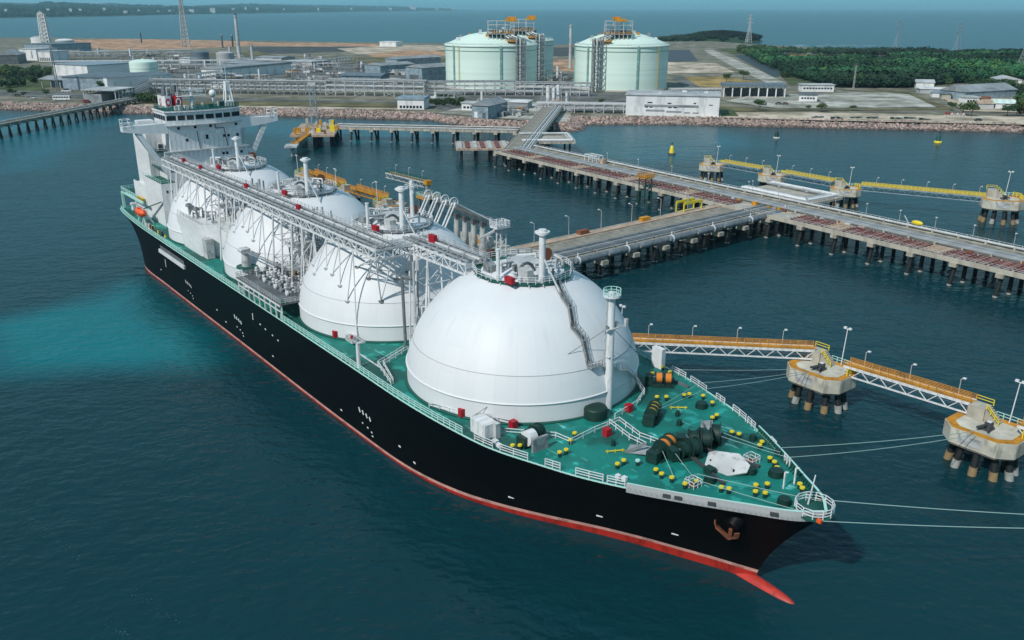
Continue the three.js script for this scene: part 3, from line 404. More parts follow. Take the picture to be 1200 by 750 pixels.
// ---- superstructure
{
  const B = (name, m, a, par = ship) => mb().box(...a).build(name, m, par);
  const base = B('deckhouse', M.white, [-112, DK, -17.5, -84.2, 24, 17.2]);
  B('engine_casing', M.white, [-108, 24, -16, -93, 41, 16.2]);
  const low = B('deckhouse', M.white, [-93, 24, -13.4, -85.2, 36, 13.4]);
  const up = B('deckhouse', M.white, [-98, 36, -11.5, -85, 44, 11.3]);
  const side = B('deckhouse', M.white, [-97, DK, 12.6, -78.5, 27.4, 17.6]); B('roof_deck', M.green, [-96.8, 27.4, 12.8, -78.7, 27.5, 17.4], side);
  mb().rail([[-97, 27.5, 17.5], [-78.6, 27.5, 17.5], [-78.6, 27.5, 13]], { h: 1.1, t: 0.1 }).build('handrail', M.paleGreen, side);
  for (const w of [14.4, 15.6]) B('window', M.glass, [-78.52, 24.5, w, -78.44, 25.3, w + 0.65], side);
  // green terraces beside the house
  for (const [a, h] of [[[-93, 12.5], 36.1], [[-93, 13.5], 31.4]]) { const t = B('terrace', M.green, [a[0], h - 0.2, 11.6, -85.6, h, 15.6]); mb().rail([[-93, h, 15.5], [-85.7, h, 15.5], [-85.7, h, 12]], { h: 1.1, t: 0.1 }).build('handrail', M.white, t); B('locker', M.offwhite, [-91.5, h, 12, -90, h + 2, 13.5], t); B('locker', M.mid, [-89, h, 13, -88, h + 1.8, 14], t); }
  B('terrace', M.green, [-112, 24, 12, -108.2, 24.2, 17]);
  // front windows, deck lines, fire main, lettering
  for (const [w, h] of [[8.2, 42.6], [3, 42.6], [-10.2, 42.6], [6, 38.8], [-6.0, 39.2], [-7.4, 39.2], [-10.4, 39.2], [-1.9, 42.6], [-0.4, 39.6], [-0.4, 39.0]]) B('window', M.glass, [-85.04, h, w - 0.42, -84.93, h + 0.85, w + 0.42], up);
  for (const [w, h] of [[-5.2, 33.6], [-6.4, 33.6], [-10, 33.6], [-11.2, 33.6], [9.5, 33.4]]) B('window', M.glass, [-85.24, h, w - 0.42, -85.13, h + 0.85, w + 0.42], low);
  B('doorway', M.mid, [-85.24, 29.6, 10.2, -85.12, 32.8, 12.4], low); B('ledge', M.offwhite, [-85.2, 35.8, -13.6, -84.2, 36.1, 13.6], low);
  mb().path([[-84.85, 43.9, -3.4], [-84.85, 42.2, -3.4], [-84.85, 42.2, -6.1], [-84.85, 36.2, -6.8]], 0.13, 6).build('fire_main', M.mid, up); mb().path([[-84.85, 41.8, 2.6], [-84.85, 36.2, 2.2]], 0.12, 6).build('fire_main', M.mid, up);
  { const c = document.createElement('canvas'); c.width = 512; c.height = 64; const x = c.getContext('2d'); x.fillStyle = '#e4e6e8'; x.fillRect(0, 0, 512, 64); x.fillStyle = '#70767c'; x.font = '46px sans-serif'; x.textAlign = 'center'; x.textBaseline = 'middle'; x.fillText('NO SMOKING', 256, 34); const t = new THREE.CanvasTexture(c); t.colorSpace = THREE.SRGBColorSpace; const o = put('warning_lettering', new THREE.PlaneGeometry(6.4, 0.9), new THREE.MeshStandardMaterial({ map: t, roughness: 0.6 }), up); o.position.set(-84.96, 41.1, -1.6); o.rotation.y = Math.PI / 2; }
  // wheelhouse with its window band
  const bp = [[-97, -12], [-85, -12], [-84, -8.5], [-83.2, -3], [-83.2, 3.4], [-84, 8.6], [-85, 11.8], [-97, 11.8]], br = mb().prism(bp, 44, 48).build('wheelhouse', M.white, ship);
  const off = (a, b, t, o) => { const dx = b[0] - a[0], dz = b[1] - a[1], L = Math.hypot(dx, dz); return [a[0] + dx * t + dz / L * -o, a[1] + dz * t + dx / L * o]; };
  for (let i = 0; i < 7; i++) { const a = bp[i], b = bp[i + 1], L = Math.hypot(b[0] - a[0], b[1] - a[1]), n = Math.max(1, Math.round(L / 2.6)); for (let k = 0; k < n; k++) { const p0 = off(a, b, (k + 0.1) / n, -0.02), p1 = off(a, b, (k + 0.9) / n, -0.02), q0 = off(a, b, (k + 0.1) / n, -0.1), q1 = off(a, b, (k + 0.9) / n, -0.1); mb().prism([p0, p1, q1, q0], 45.6, 47.0).build('window', M.glass, br); } }
  mb().prism(bp.map(([s, w]) => [s + (s > -90 ? 0.5 : -0.3), w * 1.03]), 48, 48.35).build('wheelhouse_roof', M.white, br); mb().prism(bp.map(([s, w]) => [s + (s > -90 ? -0.1 : 0.3), w * 0.985]), 48.35, 48.42).build('roof_deck', M.green, br);
  mb().prism(bp.map(([s, w]) => [s + (s > -90 ? 0.35 : 0), w * 1.02]), 43.85, 44.1).build('window_sill', M.offwhite, br);
  mb().rail([[-96, 48.4, 11.6], [-85, 48.4, 11.6], [-83, 48.4, 3.4], [-83, 48.4, -3], [-85, 48.4, -11.8], [-96, 48.4, -11.8]], { h: 1.5, lines: 4, step: 1.2, t: 0.14 }).build('handrail', M.green, br);
  seed = 31; for (let i = 0; i < 12; i++) { const s = rr(-95, -86), w = rr(-10, 10); mb().box(s, 48.4, w, s + rr(0.6, 1.6), 48.4 + rr(0.6, 1.5), w + rr(0.6, 1.6)).build('roof_locker', i % 3 ? M.white : M.green, br); }
  // bridge wings
  for (const q of [1, -1]) {
    const W = (w) => q * w, pr = [[11.4, 41.6], [19.5, 42.2], [24.7, 43.0], [24.7, 44.5], [11.4, 44.8]], g = mb(), P = (i, s) => [s, pr[i][1], W(pr[i][0])];
    for (let i = 0; i < 5; i++) { const j = (i + 1) % 5; q > 0 ? g.quad(P(i, -88), P(i, -85.1), P(j, -85.1), P(j, -88)) : g.quad(P(j, -88), P(j, -85.1), P(i, -85.1), P(i, -88)); }
    for (const s of [-88, -85.1]) for (let i = 1; i < 4; i++) (q > 0) === (s === -88) ? g.tri(P(0, s), P(i, s), P(i + 1, s)) : g.tri(P(0, s), P(i + 1, s), P(i, s));
    const wing = g.build('bridge_wing', M.white, ship);
    mb().rail([[-85.3, 44.7, W(12)], [-85.3, 44.5, W(24.5)], [-87.8, 44.5, W(24.5)], [-87.8, 44.7, W(12)]], { h: q > 0 ? 0.9 : 0.7, t: 0.09, step: 2.4 }).build('handrail', M.white, wing);
    mb().rail([[-85, 44.5, W(22.2)], [-85, 44.5, W(24.6)], [-88, 44.5, W(24.6)], [-88, 44.5, W(22.2)], [-85, 44.5, W(22.2)]], { h: 2.2, lines: 2, t: 0.2, step: 2.2 }).build('wing_cab', M.white, wing);
    mb().bar([-86.4, 42.4, W(20.3)], [-86.4, 29.5, W(13.0)], 2.2, 1.5).build('wing_strut', M.white, wing);
    mb().box(-86.6, 33.4, Math.min(W(11), W(15.3)), -85.8, 34.6, Math.max(W(11), W(15.3))).build('strut_tie', M.white, wing);
  }
  // radar mast, radome, signal mast
  const rm = mb().cyl([-89, 48.4, 1.8], [-89, 54.8, 1.8], 0.75, 0.4, 10).build('radar_mast', M.white, ship); mb().box(-90, 52.2, -2.6, -88, 52.4, 6.2).rail([[-88, 52.4, -2.6], [-88, 52.4, 6.2], [-90, 52.4, 6.2]], { h: 1.1, t: 0.1, step: 1.6 }).build('radar_platform', M.white, rm); mb().bar([-88.6, 54.2, -1.4], [-88.6, 54.2, 4.6], 0.3, 0.45).bar([-89.6, 53.6, -2.2], [-89.6, 53.6, -0.2], 0.3, 0.4).build('radar_scanner', M.white, rm); mb().bar([-89, 54.8, 1.8], [-89, 60, 1.8], 0.12).build('aerial', M.white, rm); mb().bar([-89.6, 54, 4.6], [-89.6, 57.4, 4.6], 0.1).build('aerial', M.white, rm);
  const rd = mb().cyl([-90, 48.4, -5.4], [-90, 51.8, -5.4], 0.35, 0.3, 8).build('radome_post', M.white, ship); mb().ball([-90, 52.6, -5.4], 1.15, 1.2, 1.15, 14, 8).build('radome', M.white, rd);
  const sm = mb().prism([[-92, -12], [-89, -12], [-89, -9], [-92, -9]], 48.4, 50).bar([-91.6, 50, -11.6], [-91.2, 56.2, -11], 0.4).bar([-89.4, 50, -11.6], [-89.8, 56.2, -11], 0.4).bar([-91.6, 50, -9.4], [-91.2, 56.2, -10], 0.4).bar([-89.4, 50, -9.4], [-89.8, 56.2, -10], 0.4).box(-91.5, 53, -11.3, -89.5, 56, -9.8).build('signal_mast', M.white, ship); mb().bar([-90.5, 56, -10.5], [-90.5, 60.4, -10.5], 0.16).bar([-90.5, 58.6, -13.2], [-90.5, 58.6, -7.6], 0.14, 0.3).bar([-90.5, 57.4, -12], [-90.5, 57.4, -9], 0.12).build('mast_yard', M.white, sm);
  // funnels: white with red panel and ring, dark tops
  for (const [w, k] of [[5.4, 0], [2.0, 1]]) {
    const f = mb().prism([[-109, w - 1.2], [-103, w - 1.5], [-102, w - 0.8], [-102, w + 0.8], [-103, w + 1.5], [-109, w + 1.2]], 41, 51.4).build('funnel', k ? M.cabinet : M.white, ship);
    mb().prism([[-108.6, w - 1], [-103, w - 1.2], [-102.4, w], [-103, w + 1.2], [-108.6, w + 1]], 51.4, 51.9).build('funnel_cap', M.mid, f);
    for (const [a, b, h] of [[-104.4, 0.2, 54.4], [-106.6, -0.3, 53.6]]) mb().cyl([a, 51.9, w + b], [a, h, w + b], 0.72, 0.68, 12).build('exhaust_pipe', k ? M.mid : M.steel, f);
    const ring = new THREE.TorusGeometry(0.75, 0.2, 8, 24); const o = put('funnel_emblem', ring, k ? M.white : M.cabinet, f); o.position.set(-101.97, 49.4, w); o.rotation.y = Math.PI / 2; o.scale.set(0.9, 1.3, 0.3);
    const o2 = put('funnel_emblem', ring, k ? M.white : M.cabinet, f); o2.position.set(-105.4, 49.4, w + 1.42); o2.scale.set(1, 1.3, 0.3);
    mb().box(-102.3, 51.5, w - 0.15, -102.1, 54, w + 0.15).build('funnel_ladder', M.white, f);
  }
  const at2 = mb().box(-112.5, 41, 9, -108.5, 43.4, 14).build('casing_house', M.white, ship); mb().rail([[-113, 41.1, 15.8], [-100, 41.1, 15.8]], { h: 1.6, lines: 3, t: 0.14 }).build('handrail', M.paleGreen, at2); mb().rail([[-113, 41.1, 8], [-113, 41.1, 15.8]], { h: 1.6, lines: 3, t: 0.14 }).build('handrail', M.paleGreen, at2); mb().box(-113, 40.9, 8, -108, 41.02, 15.9).build('roof_deck', M.green, at2);
  // stern: mooring deck gantry, winch, lifeboat davit
  const ga = mb().bar([-116, 19.6, 20.4], [-116, 19.6, -20], 0.8, 0.9).bar([-116, DK, 20.4], [-116, 19.6, 20.4], 0.8).bar([-116, DK, 6], [-116, 19.6, 6], 0.8).bar([-116, DK, -20], [-116, 19.6, -20], 0.8).build('stern_gantry', M.paleGreen, ship); mb().box(-116.4, 20.05, -20, -112, 20.15, 20.6).build('gantry_deck', M.green, ga); mb().rail([[-116.4, 20.1, -20], [-116.4, 20.1, 20.5], [-98, 20.1, 20.5]], { h: 1.3, lines: 3, t: 0.14 }).build('handrail', M.paleGreen, ga); mb().bar([-116, 19.6, 20.4], [-92, 19.6, 20.2], 0.5, 0.7).bar([-100, DK, 20.3], [-100, 19.6, 20.3], 0.5).build('gantry_beam', M.paleGreen, ga);
  for (const [s, w] of [[-112, 17], [-110.5, 19]]) mb().cyl([s, DK, w], [s, DK + 2, w], 0.55, 0.5, 10).cyl([s, DK + 2, w], [s, DK + 2.5, w], 0.9, 0.7, 10).build('mushroom_vent', M.white, ship);
  const dv = mb(); for (const s of [-91.5, -86.8]) dv.bar([s, DK, 19.2], [s, 19.8, 22.4], 0.4, 0.5).bar([s, DK, 22.6], [s, 17.5, 21.4], 0.3).bar([s, 19.8, 22.4], [s, 20, 23.6], 0.35); dv.build('lifeboat_davit', M.white, ship);
  seed = 66; for (let i = 0; i < 16; i++) { const s = rr(-86, -62), w = 21.9 + rr(0, 1.4); mb().cyl([s, DK, w], [s, DK + rr(0.7, 1.7), w], rr(0.2, 0.45), rr(0.2, 0.4), 8).build('deck_fitting', [M.white, M.yellow, M.offwhite, M.dkgreen, M.rust][i % 5], ship); }
  mb().bar([-97, 16, 22], [-78.6, 22, 18.2], 0.8, 0.2).build('stair_flight', M.green, ship); B('crane_rest', M.ropeYellow, [-106, 18.4, 17.6, -100, 19.4, 18.4]);
}
{ // lifeboat
  const p = sx(-89.2, 17.3, 22), o = thing('lifeboat', 'bright orange enclosed lifeboat hanging at the ship\'s starboard quarter', 'lifeboat', p, -SHIP.a);
  const rows = []; for (let j = 0; j <= 14; j++) { const f = j / 14 * 2 - 1, r = Math.sqrt(Math.max(0, 1 - f ** 4)), row = []; for (let i = 0; i <= 16; i++) { const t = -i / 16 * 6.2832; row.push([f * 3.6, 1.35 * r * Math.cos(t) * (Math.cos(t) > 0 ? 1.05 : 0.95) + 0.3 * f * f, 1.3 * r * Math.sin(t)]); } rows.push(row); }
  mb().grid(rows).build('boat_hull', M.orange, o); mb().box(-1.0, 1.1, -0.6, 0.9, 1.75, 0.6).build('cockpit', M.orange, o); for (const s of [-0.6, 0.3]) mb().box(s - 0.25, 1.3, 0.58, s + 0.25, 1.6, 0.64).build('window', M.glass, o); mb().bar([-3.4, 0.1, 1.28], [3.4, 0.1, 1.28], 0.12, 0.18).build('rubbing_strake', M.dark, o);
}

// ---- foredeck
{
  const D = (s) => sheer(s);
  // pairs of bollards as surveyed
  const bol = [[117.3, 11.5], [117.1, 10], [122.1, 8.4], [123.5, 8.7], [125.2, 8.4], [127.6, 8.3], [128.1, 6.5], [131.5, 5.2], [132.4, 4.7], [134.1, 1], [134.9, -0.5], [135.2, 2.5], [136.3, 1.8], [130.3, -7.2], [131.5, -6.7], [132.8, -5.5], [137.8, -3.9], [138.7, -3.2], [121, -10], [122.2, -10.2], [126.7, -9.5], [126.2, -10.7], [115.5, -11.8], [115.3, -13.1], [103.9, -10.9], [104.9, -12.2], [106.3, -15.2], [106.6, -16.2], [102.8, 19.9], [103.5, 19], [109.1, 15.7], [109.1, 14.4], [107, 11.7], [105.6, 9.6], [92, -22.6], [95, -21.8], [97.5, -21], [108.6, -17.5], [111.5, -16.5], [96, -18], [118.5, 8.5]];
  bol.forEach(([s, w], i) => { const h = D(s), o = mb().cyl([s, h, w], [s, h + 0.75, w], 0.3, 0.28, 10).build('bollard', M.dkgreen, ship); mb().cyl([s, h + 0.7, w], [s, h + 0.92, w], 0.4, 0.36, 12).build('bollard_cap', i === 40 ? M.paleGreen : M.yellow, o); });
  // mooring winches: drums on a shaft between side frames
  const winch = (s, w, turn, drums, name = 'mooring_winch') => {
    const g = new THREE.Group(); g.name = name; g.position.set(s, D(s), w); g.rotation.y = turn; ship.add(g); let z = 0; const tot = drums.reduce((a, d) => a + d[0] + 0.35, 0); z = -tot / 2;
    mb().box(-1.3, 0, -tot / 2 - 0.4, 1.3, 0.28, tot / 2 + 0.4).build('bed_plate', M.dkgreen, g); mb().cyl([0, 1.5, -tot / 2 - 0.5], [0, 1.5, tot / 2 + 0.5], 0.25, 0.25, 8).build('shaft', M.mid, g);
    for (const [w2, r, m2] of drums) { mb().cyl([0, 1.5, z + 0.12], [0, 1.5, z + w2 - 0.12], r * 0.8, r * 0.8, 16).build('rope_drum', m2, g); for (const q of [z, z + w2]) mb().cyl([0, 1.5, q - 0.07], [0, 1.5, q + 0.07], r, r, 18).build('drum_flange', M.dkgreen, g); mb().bar([-0.5, 0.2, z - 0.17], [0, 1.5, z - 0.17], 0.2, 0.3).bar([0.5, 0.2, z - 0.17], [0, 1.5, z - 0.17], 0.2, 0.3).build('bearing_stand', M.dkgreen, g); z += w2 + 0.35; }
    mb().box(-0.9, 0.2, tot / 2 + 0.2, 0.9, 1.9, tot / 2 + 1.5).build('gear_case', M.dkgreen, g); return g;
  };
  winch(118.6, 3.2, 0.25, [[1.3, 1.35, M.ropeOrange], [1.3, 1.35, M.ropeOrange], [0.7, 1.0, M.dkgreen]]);
  winch(120.2, -2.9, -0.75, [[1.6, 1.8, M.dkgreen], [1.3, 1.5, M.dkgreen]], 'windlass'); winch(120.6, -6.0, -0.9, [[1.5, 1.9, M.dkgreen]], 'windlass');
  winch(121.4, 0.9, -0.3, [[1.4, 1.6, M.dkgreen], [1.1, 1.3, M.dkgreen]], 'windlass');
  winch(108.6, -4.9, 0.55, [[0.9, 1.15, M.ropeYellow], [0.9, 1.15, M.ropeYellow], [0.9, 1.15, M.ropeYellow]]);
  winch(102.8, 15.8, 0.15, [[1.3, 1.4, M.dkgreen], [0.9, 1.2, M.ropeYellow]]); winch(99.8, -16.6, -0.8, [[1.3, 1.1, M.ropeOrange], [1.3, 1.1, M.ropeOrange]]);
  mb().box(98, D(98), -19.6, 103.6, D(98) + 0.5, -19.2).build('save_all', M.mid, ship);
  // chain stoppers and chain runs
  for (const q of [1, -1]) { mb().bar([121.6, D(122) + 0.4, q * 1.6 - 1], [130.5, D(130) + 0.25, q * 4.0 - 0.6], 0.5, 0.4).build('anchor_chain', M.dark, ship); mb().box(126.2, D(126), q * 2.9 - 1.3, 127.6, D(126) + 1.0, q * 2.9 - 0.1).build('chain_stopper', M.dkgreen, ship); }
  // pale grey winch covers and tilted white breakwater plate
  for (const [s, w, a] of [[115.8, 5.6, 0.35], [117.2, -8.4, -0.9]]) { const o = mb().bar([-1.8, 0.1, 0], [1.8, 0.1, 0], 1.9, 0.12).bar([-1.8, 0.1, 0.95], [1.8, 1.7, 0.2], 0.14, 0.6).build('winch_cover', M.grey, ship); o.position.set(s, D(s) + 0.5, w); o.rotation.set(0.35, a, 0.1); }
  { const o = mb().prism([[-3.2, -0.9], [-2.4, -1.5], [1.2, -2.1], [3.4, -0.7], [3.4, 0.6], [1.0, 2.0], [-2.8, 1.6]], 0, 0.25).build('white_hatch_cover', M.offwhite, ship); o.position.set(127.6, D(127) + 0.9, -0.6); o.rotation.set(0.55, 0.25, -0.1); const st = mb(); for (const [x, z] of [[-2.4, -1], [-2.4, 1], [2, -0.6], [2, 0.6]]) st.bar([127.6 + x * 0.9, D(127), -0.6 + z], [127.6 + x * 0.9, D(127) + 1.0, -0.6 + z], 0.2); st.build('hatch_legs', M.dkgreen, ship); }
  // dark green tank, foremast with stays, lockers, hatches
  mb().rev([[2.0, 0], [2.0, 1.6], [1.8, 1.95], [0.9, 2.15], [0.01, 2.2]], [102.1, D(102), 1.9], 24).build('storage_drum', M.dkgreen, ship);
  const fm = mb().cyl([100.8, DK, -2.1], [100.8, 35, -2.1], 0.75, 0.55, 16).build('foremast', M.white, ship); mb().cyl([100.8, 34.2, -2.1], [100.8, 34.5, -2.1], 1.5, 1.5, 14).build('mast_top', M.white, fm); const rg = []; for (let i = 0; i <= 10; i++) rg.push([100.8 + 1.45 * Math.cos(i * 0.6283), 34.5, -2.1 + 1.45 * Math.sin(i * 0.6283)]); mb().rail(rg, { h: 1.0, t: 0.1, step: 0.9 }).build('handrail', M.paleGreen, fm);
  mb().box(100, 28.6, -3.6, 101.6, 28.8, -0.6).box(100.6, 28.8, -3.6, 101.2, 29.6, -3.0).box(100.6, 28.8, -1, 101.2, 29.6, -0.5).build('light_bracket', M.offwhite, fm); mb().box(100.2, 23.6, -2.9, 101.4, 23.75, -1.3).build('light_bracket', M.offwhite, fm); mb().bar([99.9, DK, -2.3], [99.9, 34.2, -2.1], 0.12).bar([100.1, DK, -1.4], [100.1, 34.2, -1.6], 0.12).build('mast_ladder', M.offwhite, fm); mb().bar([101.6, 28.6, -4.8], [100.9, 29.4, -2.4], 0.2).bar([101.6, 28.6, -4.8], [101.6, 30, -4.8], 0.5).build('fog_horn', M.offwhite, fm);
  mb().cyl([100.8, 29, -2.1], [91.4, DK + 1.2, 19.6], 0.05, 0.05, 5).build('mast_stay', M.mid, fm); mb().cyl([100.8, 29, -2.1], [92, DK + 0.5, -21], 0.05, 0.05, 5).build('mast_stay', M.mid, fm);
  { const g = mb(); const a = [[93.4, 21.3], [97.4, 21.3], [97.4, 18.8], [93.4, 18.8]]; g.prism(a, DK, DK + 2.4); g.build('companion_hatch', M.white, ship); mb().box(97.45, DK, 18.9, 98.3, DK + 2.6, 19.8).build('hatch_side', M.offwhite, ship); }
  mb().box(92, DK, -22.8, 94.6, DK + 4, -21.8).build('white_screen', M.white, ship); mb().box(105.3, D(105), 15.2, 105.8, D(105) + 2.3, 18.2).build('fairlead_screen', M.grey, ship); mb().cyl([103.6, D(103) + 1.6, 17.9], [103.6, D(103) + 1.6, 16.4], 1.25, 1.25, 18).build('winch_hood', M.white, ship);
  for (const [s, w, b] of [[103.4, -4.6, 0], [107.8, 4.6, 1], [96.2, 14.6, 0], [88.4, -16, 1]]) mb().box(s, D(s), w, s + 1.1, D(s) + 1.3, w + 1.1).build('red_locker', M.cabinet, ship);
  for (const [s, w] of [[98.7, 20.2], [100.2, 20.6]]) mb().box(s, D(s), w, s + 1.0, D(s) + 0.5, w + 0.7).build('white_locker', M.white, ship);
  for (const [s, w] of [[119.2, 13.2], [120.2, 12.9]]) mb().box(s, D(s), w, s + 0.7, D(s) + 0.6, w + 0.6).build('white_locker', M.white, ship);
  for (const [s, w, r] of [[113, -6.6, 0.5], [111.5, 6.8, 0.4], [110.4, -9, 0.4], [124, -11.4, 0.6], [129.6, -10.2, 0.5], [110.6, -14.8, 1.1], [133.4, -4.6, 1.2], [139, 1.2, 1.0], [128.6, 4.2, 0.9], [130.6, -2.4, 0.9]]) mb().cyl([s, D(s), w], [s, D(s) + 0.9, w], r, r * 0.85, 12).build('deck_vent', M.dkgreen, ship);
  for (const [s, w] of [[127, 6.0], [127.6, -6.2]]) { mb().rail([[s, D(s), w], [s + 1.7, D(s), w], [s + 1.7, D(s), w + 1.7], [s, D(s), w + 1.7], [s, D(s), w]], { h: 1.1, t: 0.1, step: 0.9 }).build('hatch_guard', M.white, ship); mb().box(s + 0.3, D(s), w + 0.3, s + 1.4, D(s) + 0.3, w + 1.4).build('rope_hatch', M.rust, ship); }
  for (const [s, w, a] of [[113.4, 8.2, 1.1], [108.6, -11.2, 0.9]]) { const o = mb().bar([-1.5, 0.3, 0], [1.5, 0.3, 0], 0.14, 0.14).bar([-1.2, 0, 0], [-1.2, 0.5, 0], 0.14).bar([0, 0, 0], [0, 0.5, 0], 0.14).bar([1.2, 0, 0], [1.2, 0.5, 0], 0.14).build('yellow_barrier', M.yellow, ship); o.position.set(s, D(s), w); o.rotation.y = a; }
  // white walkway rails
  const rails = [[[97.8, 17.6], [104, 12.2], [107.2, 11.8], [106.4, 6.0], [106.2, 0.4]], [[104.8, 0], [103.4, -6.4], [100.6, -11.2], [96, -13.8]], [[106.2, 0.4], [112.4, 1.9], [116.6, 1.2]], [[105.8, 2.2], [111.8, 3.6], [115.4, 3.6]], [[96, 15], [88, 19.8], [82, 22]], [[70, 22.6], [60.5, 20], [56.6, 12]], [[69.4, 21.8], [61.2, 19.2], [57.2, 11.4]], [[116.6, 1.2], [118.4, -0.6]]];
  for (const r of rails) mb().rail(r.map(([s, w]) => [s, D(s), w]), { h: 1.05, lines: 2, step: 2.4, t: 0.13 }).build('walkway_rail', M.white, ship);
  // jackstaff platform at the stem
  { const g = mb(), c = 142.8; g.cyl([c, D(143), 0], [c, D(143) + 0.3, 0], 2.6, 2.6, 18); const o = g.build('bow_platform', M.green, ship), p = []; for (let i = 0; i <= 12; i++) p.push([c + 2.5 * Math.cos(i * 0.5236), D(143) + 0.3, 2.5 * Math.sin(i * 0.5236)]); mb().rail(p, { h: 1.3, lines: 3, t: 0.11, step: 1 }).build('handrail', M.white, o); mb().cyl([c - 1.4, D(143), -0.6], [c - 1, D(143) + 4.8, -0.9], 0.14, 0.09, 6).build('jackstaff', M.white, o); mb().box(c - 0.5, D(143) + 0.4, -2.4, c + 0.1, D(143) + 0.9, -2.1).box(c + 1.9, D(143) + 0.3, 1.9, c + 2.5, D(143) + 0.8, 2.3).build('roller_fairlead', M.orange, o); }
  for (const [s, w] of [[136.6, -4.4], [136.4, -2.2]]) mb().bar([s, D(s), w], [s, D(s) + 2.6, w], 0.2).bar([s, D(s) + 2.6, w], [s + 0.5, D(s) + 2.8, w], 0.2).build('deck_lamp', M.white, ship);
  for (const [s, w] of [[126.6, -12.4], [131.4, -9.2]]) mb().rail([[s, D(s), w], [s + 1.6, D(s), w + 0.9]], { h: 1.3, lines: 3, t: 0.16, step: 0.8 }).build('ladder_rail', M.white, ship);
}
// mooring lines; each runs from the deck to the hook that holds it
function lineTo(label, a, b, sag, r = 0.075, group) { sag *= 0.35; r *= 0.72; const p = []; for (let i = 0; i <= 16; i++) { const t = i / 16; p.push(add(mixv(a, b, t), [0, -sag * 4 * t * (1 - t), 0])); } return tag(mb().path(p, r, 6).build('mooring_rope', M.rope, scene), label, 'rope', group); }
{
  const d1 = sx(104.5, 8.6, -54.6), d2 = sx(138.4, 8.6, -54.6), d3 = sx(174, 8.6, -54.6);
  lineTo('upper of three thin mooring ropes from bow to the nearer octagonal dolphin', sx(98.2, 15, -22.8), add(d1, [0, 0.5, 0]), 0.7);
  lineTo('middle of three thin mooring ropes from bow to the nearer octagonal dolphin', sx(104.8, 15, -21.4), d1, 0.8);
  lineTo('lowest of three thin mooring ropes from bow to the nearer octagonal dolphin', sx(107.2, 15, -20.4), add(d1, [0.5, 0, 0.5]), 0.9);
  lineTo('upper of two mooring ropes to the dolphin at the right edge', sx(129.6, 16, -10.4), d2, 1.1, 0.085);
  lineTo('lower of two mooring ropes to the dolphin at the right edge', sx(132.2, 16, -8.9), add(d2, [0, -0.2, 0.8]), 1.4, 0.085);
  lineTo('upper bow rope running out of the picture on the right', sx(143.3, 16.6, -2.3), d3, 1.6, 0.085);
  lineTo('lower bow rope running out of the picture from the stem', sx(145.0, 15.9, 1.9), add(d3, [0, -0.3, 1]), 1.9, 0.085);
  const dl = [[[119, 4.2], [125.4, 8.2], 'from the orange winch drum to the starboard bollards'], [[119, 2.6], [128.1, 6.5], 'from the orange winch drum to the forward bollards'], [[121.3, -6.6], [130.2, -9.8], 'from the windlass to the port bulwark'], [[121.8, -5.4], [131.6, -9.2], 'from the windlass to the port fairlead'], [[128.1, 6.5], [143, -2.2], 'across the foredeck to the upper stem roller'], [[127.6, 8.3], [142, 2.4], 'along the starboard bulwark to the lower stem roller'], [[108.8, -5.8], [104.6, -20.8], 'from the yellow winch drums to the port edge'], [[109.4, -4.2], [107, -20], 'from the yellow winch across the port foredeck']];
  for (const [a, b, t] of dl) lineTo('thin mooring rope lying ' + t, sx(a[0], sheer(a[0]) + 1.9, a[1]), sx(b[0], sheer(b[0]) + 0.8, b[1]), 0.25, 0.06);
}

// ---------------------------------------------------------------- jetties (local x along, z across)
const dir2 = (a, b) => { const dx = b[0] - a[0], dz = b[1] - a[1], L = Math.hypot(dx, dz); return { L, turn: -Math.atan2(dz, dx) }; };
const pileGeo = mb().cyl([0, -6, 0], [0, 0, 0], 0.62, 0.62, 9).geo, capGeo = {};
function trestle(name, label, cat, a, b, width, H, o = {}) {          // a, b: ends of the centre line [x, z]
  const { L, turn } = dir2(a, b), t = thing(name, label, cat, [a[0], 0, a[1]], turn), w2 = width / 2;
  mb().box(0, H - 0.9, -w2, L, H, w2).build('deck_slab', o.slab || M.conc, t);
  for (const q of [-1, 1]) mb().box(0, H + 0.004, q * (w2 - 0.25) - 0.22, L, H + 0.5, q * (w2 - 0.25) + 0.22).build('kerb', M.conc, t);
  const n = Math.max(1, Math.round(L / (o.step || 13))), rows = o.rows || 4;
  for (let i = 0; i <= n; i++) {
    const x = Math.min(L - 1.2, Math.max(1.2, i * L / n)); mb().box(x - 1.1, H - 2.1, -w2 - 0.5, x + 1.1, H - 0.905, w2 + 0.5).build('pile_cap', M.conc, t);
    for (let k = 0; k < rows; k++) { const z = rows > 1 ? -w2 + 1.2 + (width - 2.4) * k / (rows - 1) : 0, rk = (k % 2 ? 1 : -1) * (o.rake ?? 1.6); const p = mb().cyl([x, H - 2.1, z], [x + rk * 0.4, -5, z + (k < rows / 2 ? -1 : 1) * (o.rake ?? 1.6)], 0.62, 0.62, 9).build('pile', M.pile, t); if (o.grow !== false) mb().cyl([x + rk * 0.4 * (H - 2.1 - 0.3) / (H + 2.9), 0.35, z + (k < rows / 2 ? -1 : 1) * (o.rake ?? 1.6) * (H - 2.4) / (H + 2.9)], [x + rk * 0.4 * (H - 1.6) / (H + 2.9), -0.5, z + (k < rows / 2 ? -1 : 1) * (o.rake ?? 1.6) * (H - 1.6) / (H + 2.9)], 0.72, 0.72, 9).build('marine_growth', M.growth, p); }
  }
  return { t, L, w2, H };
}
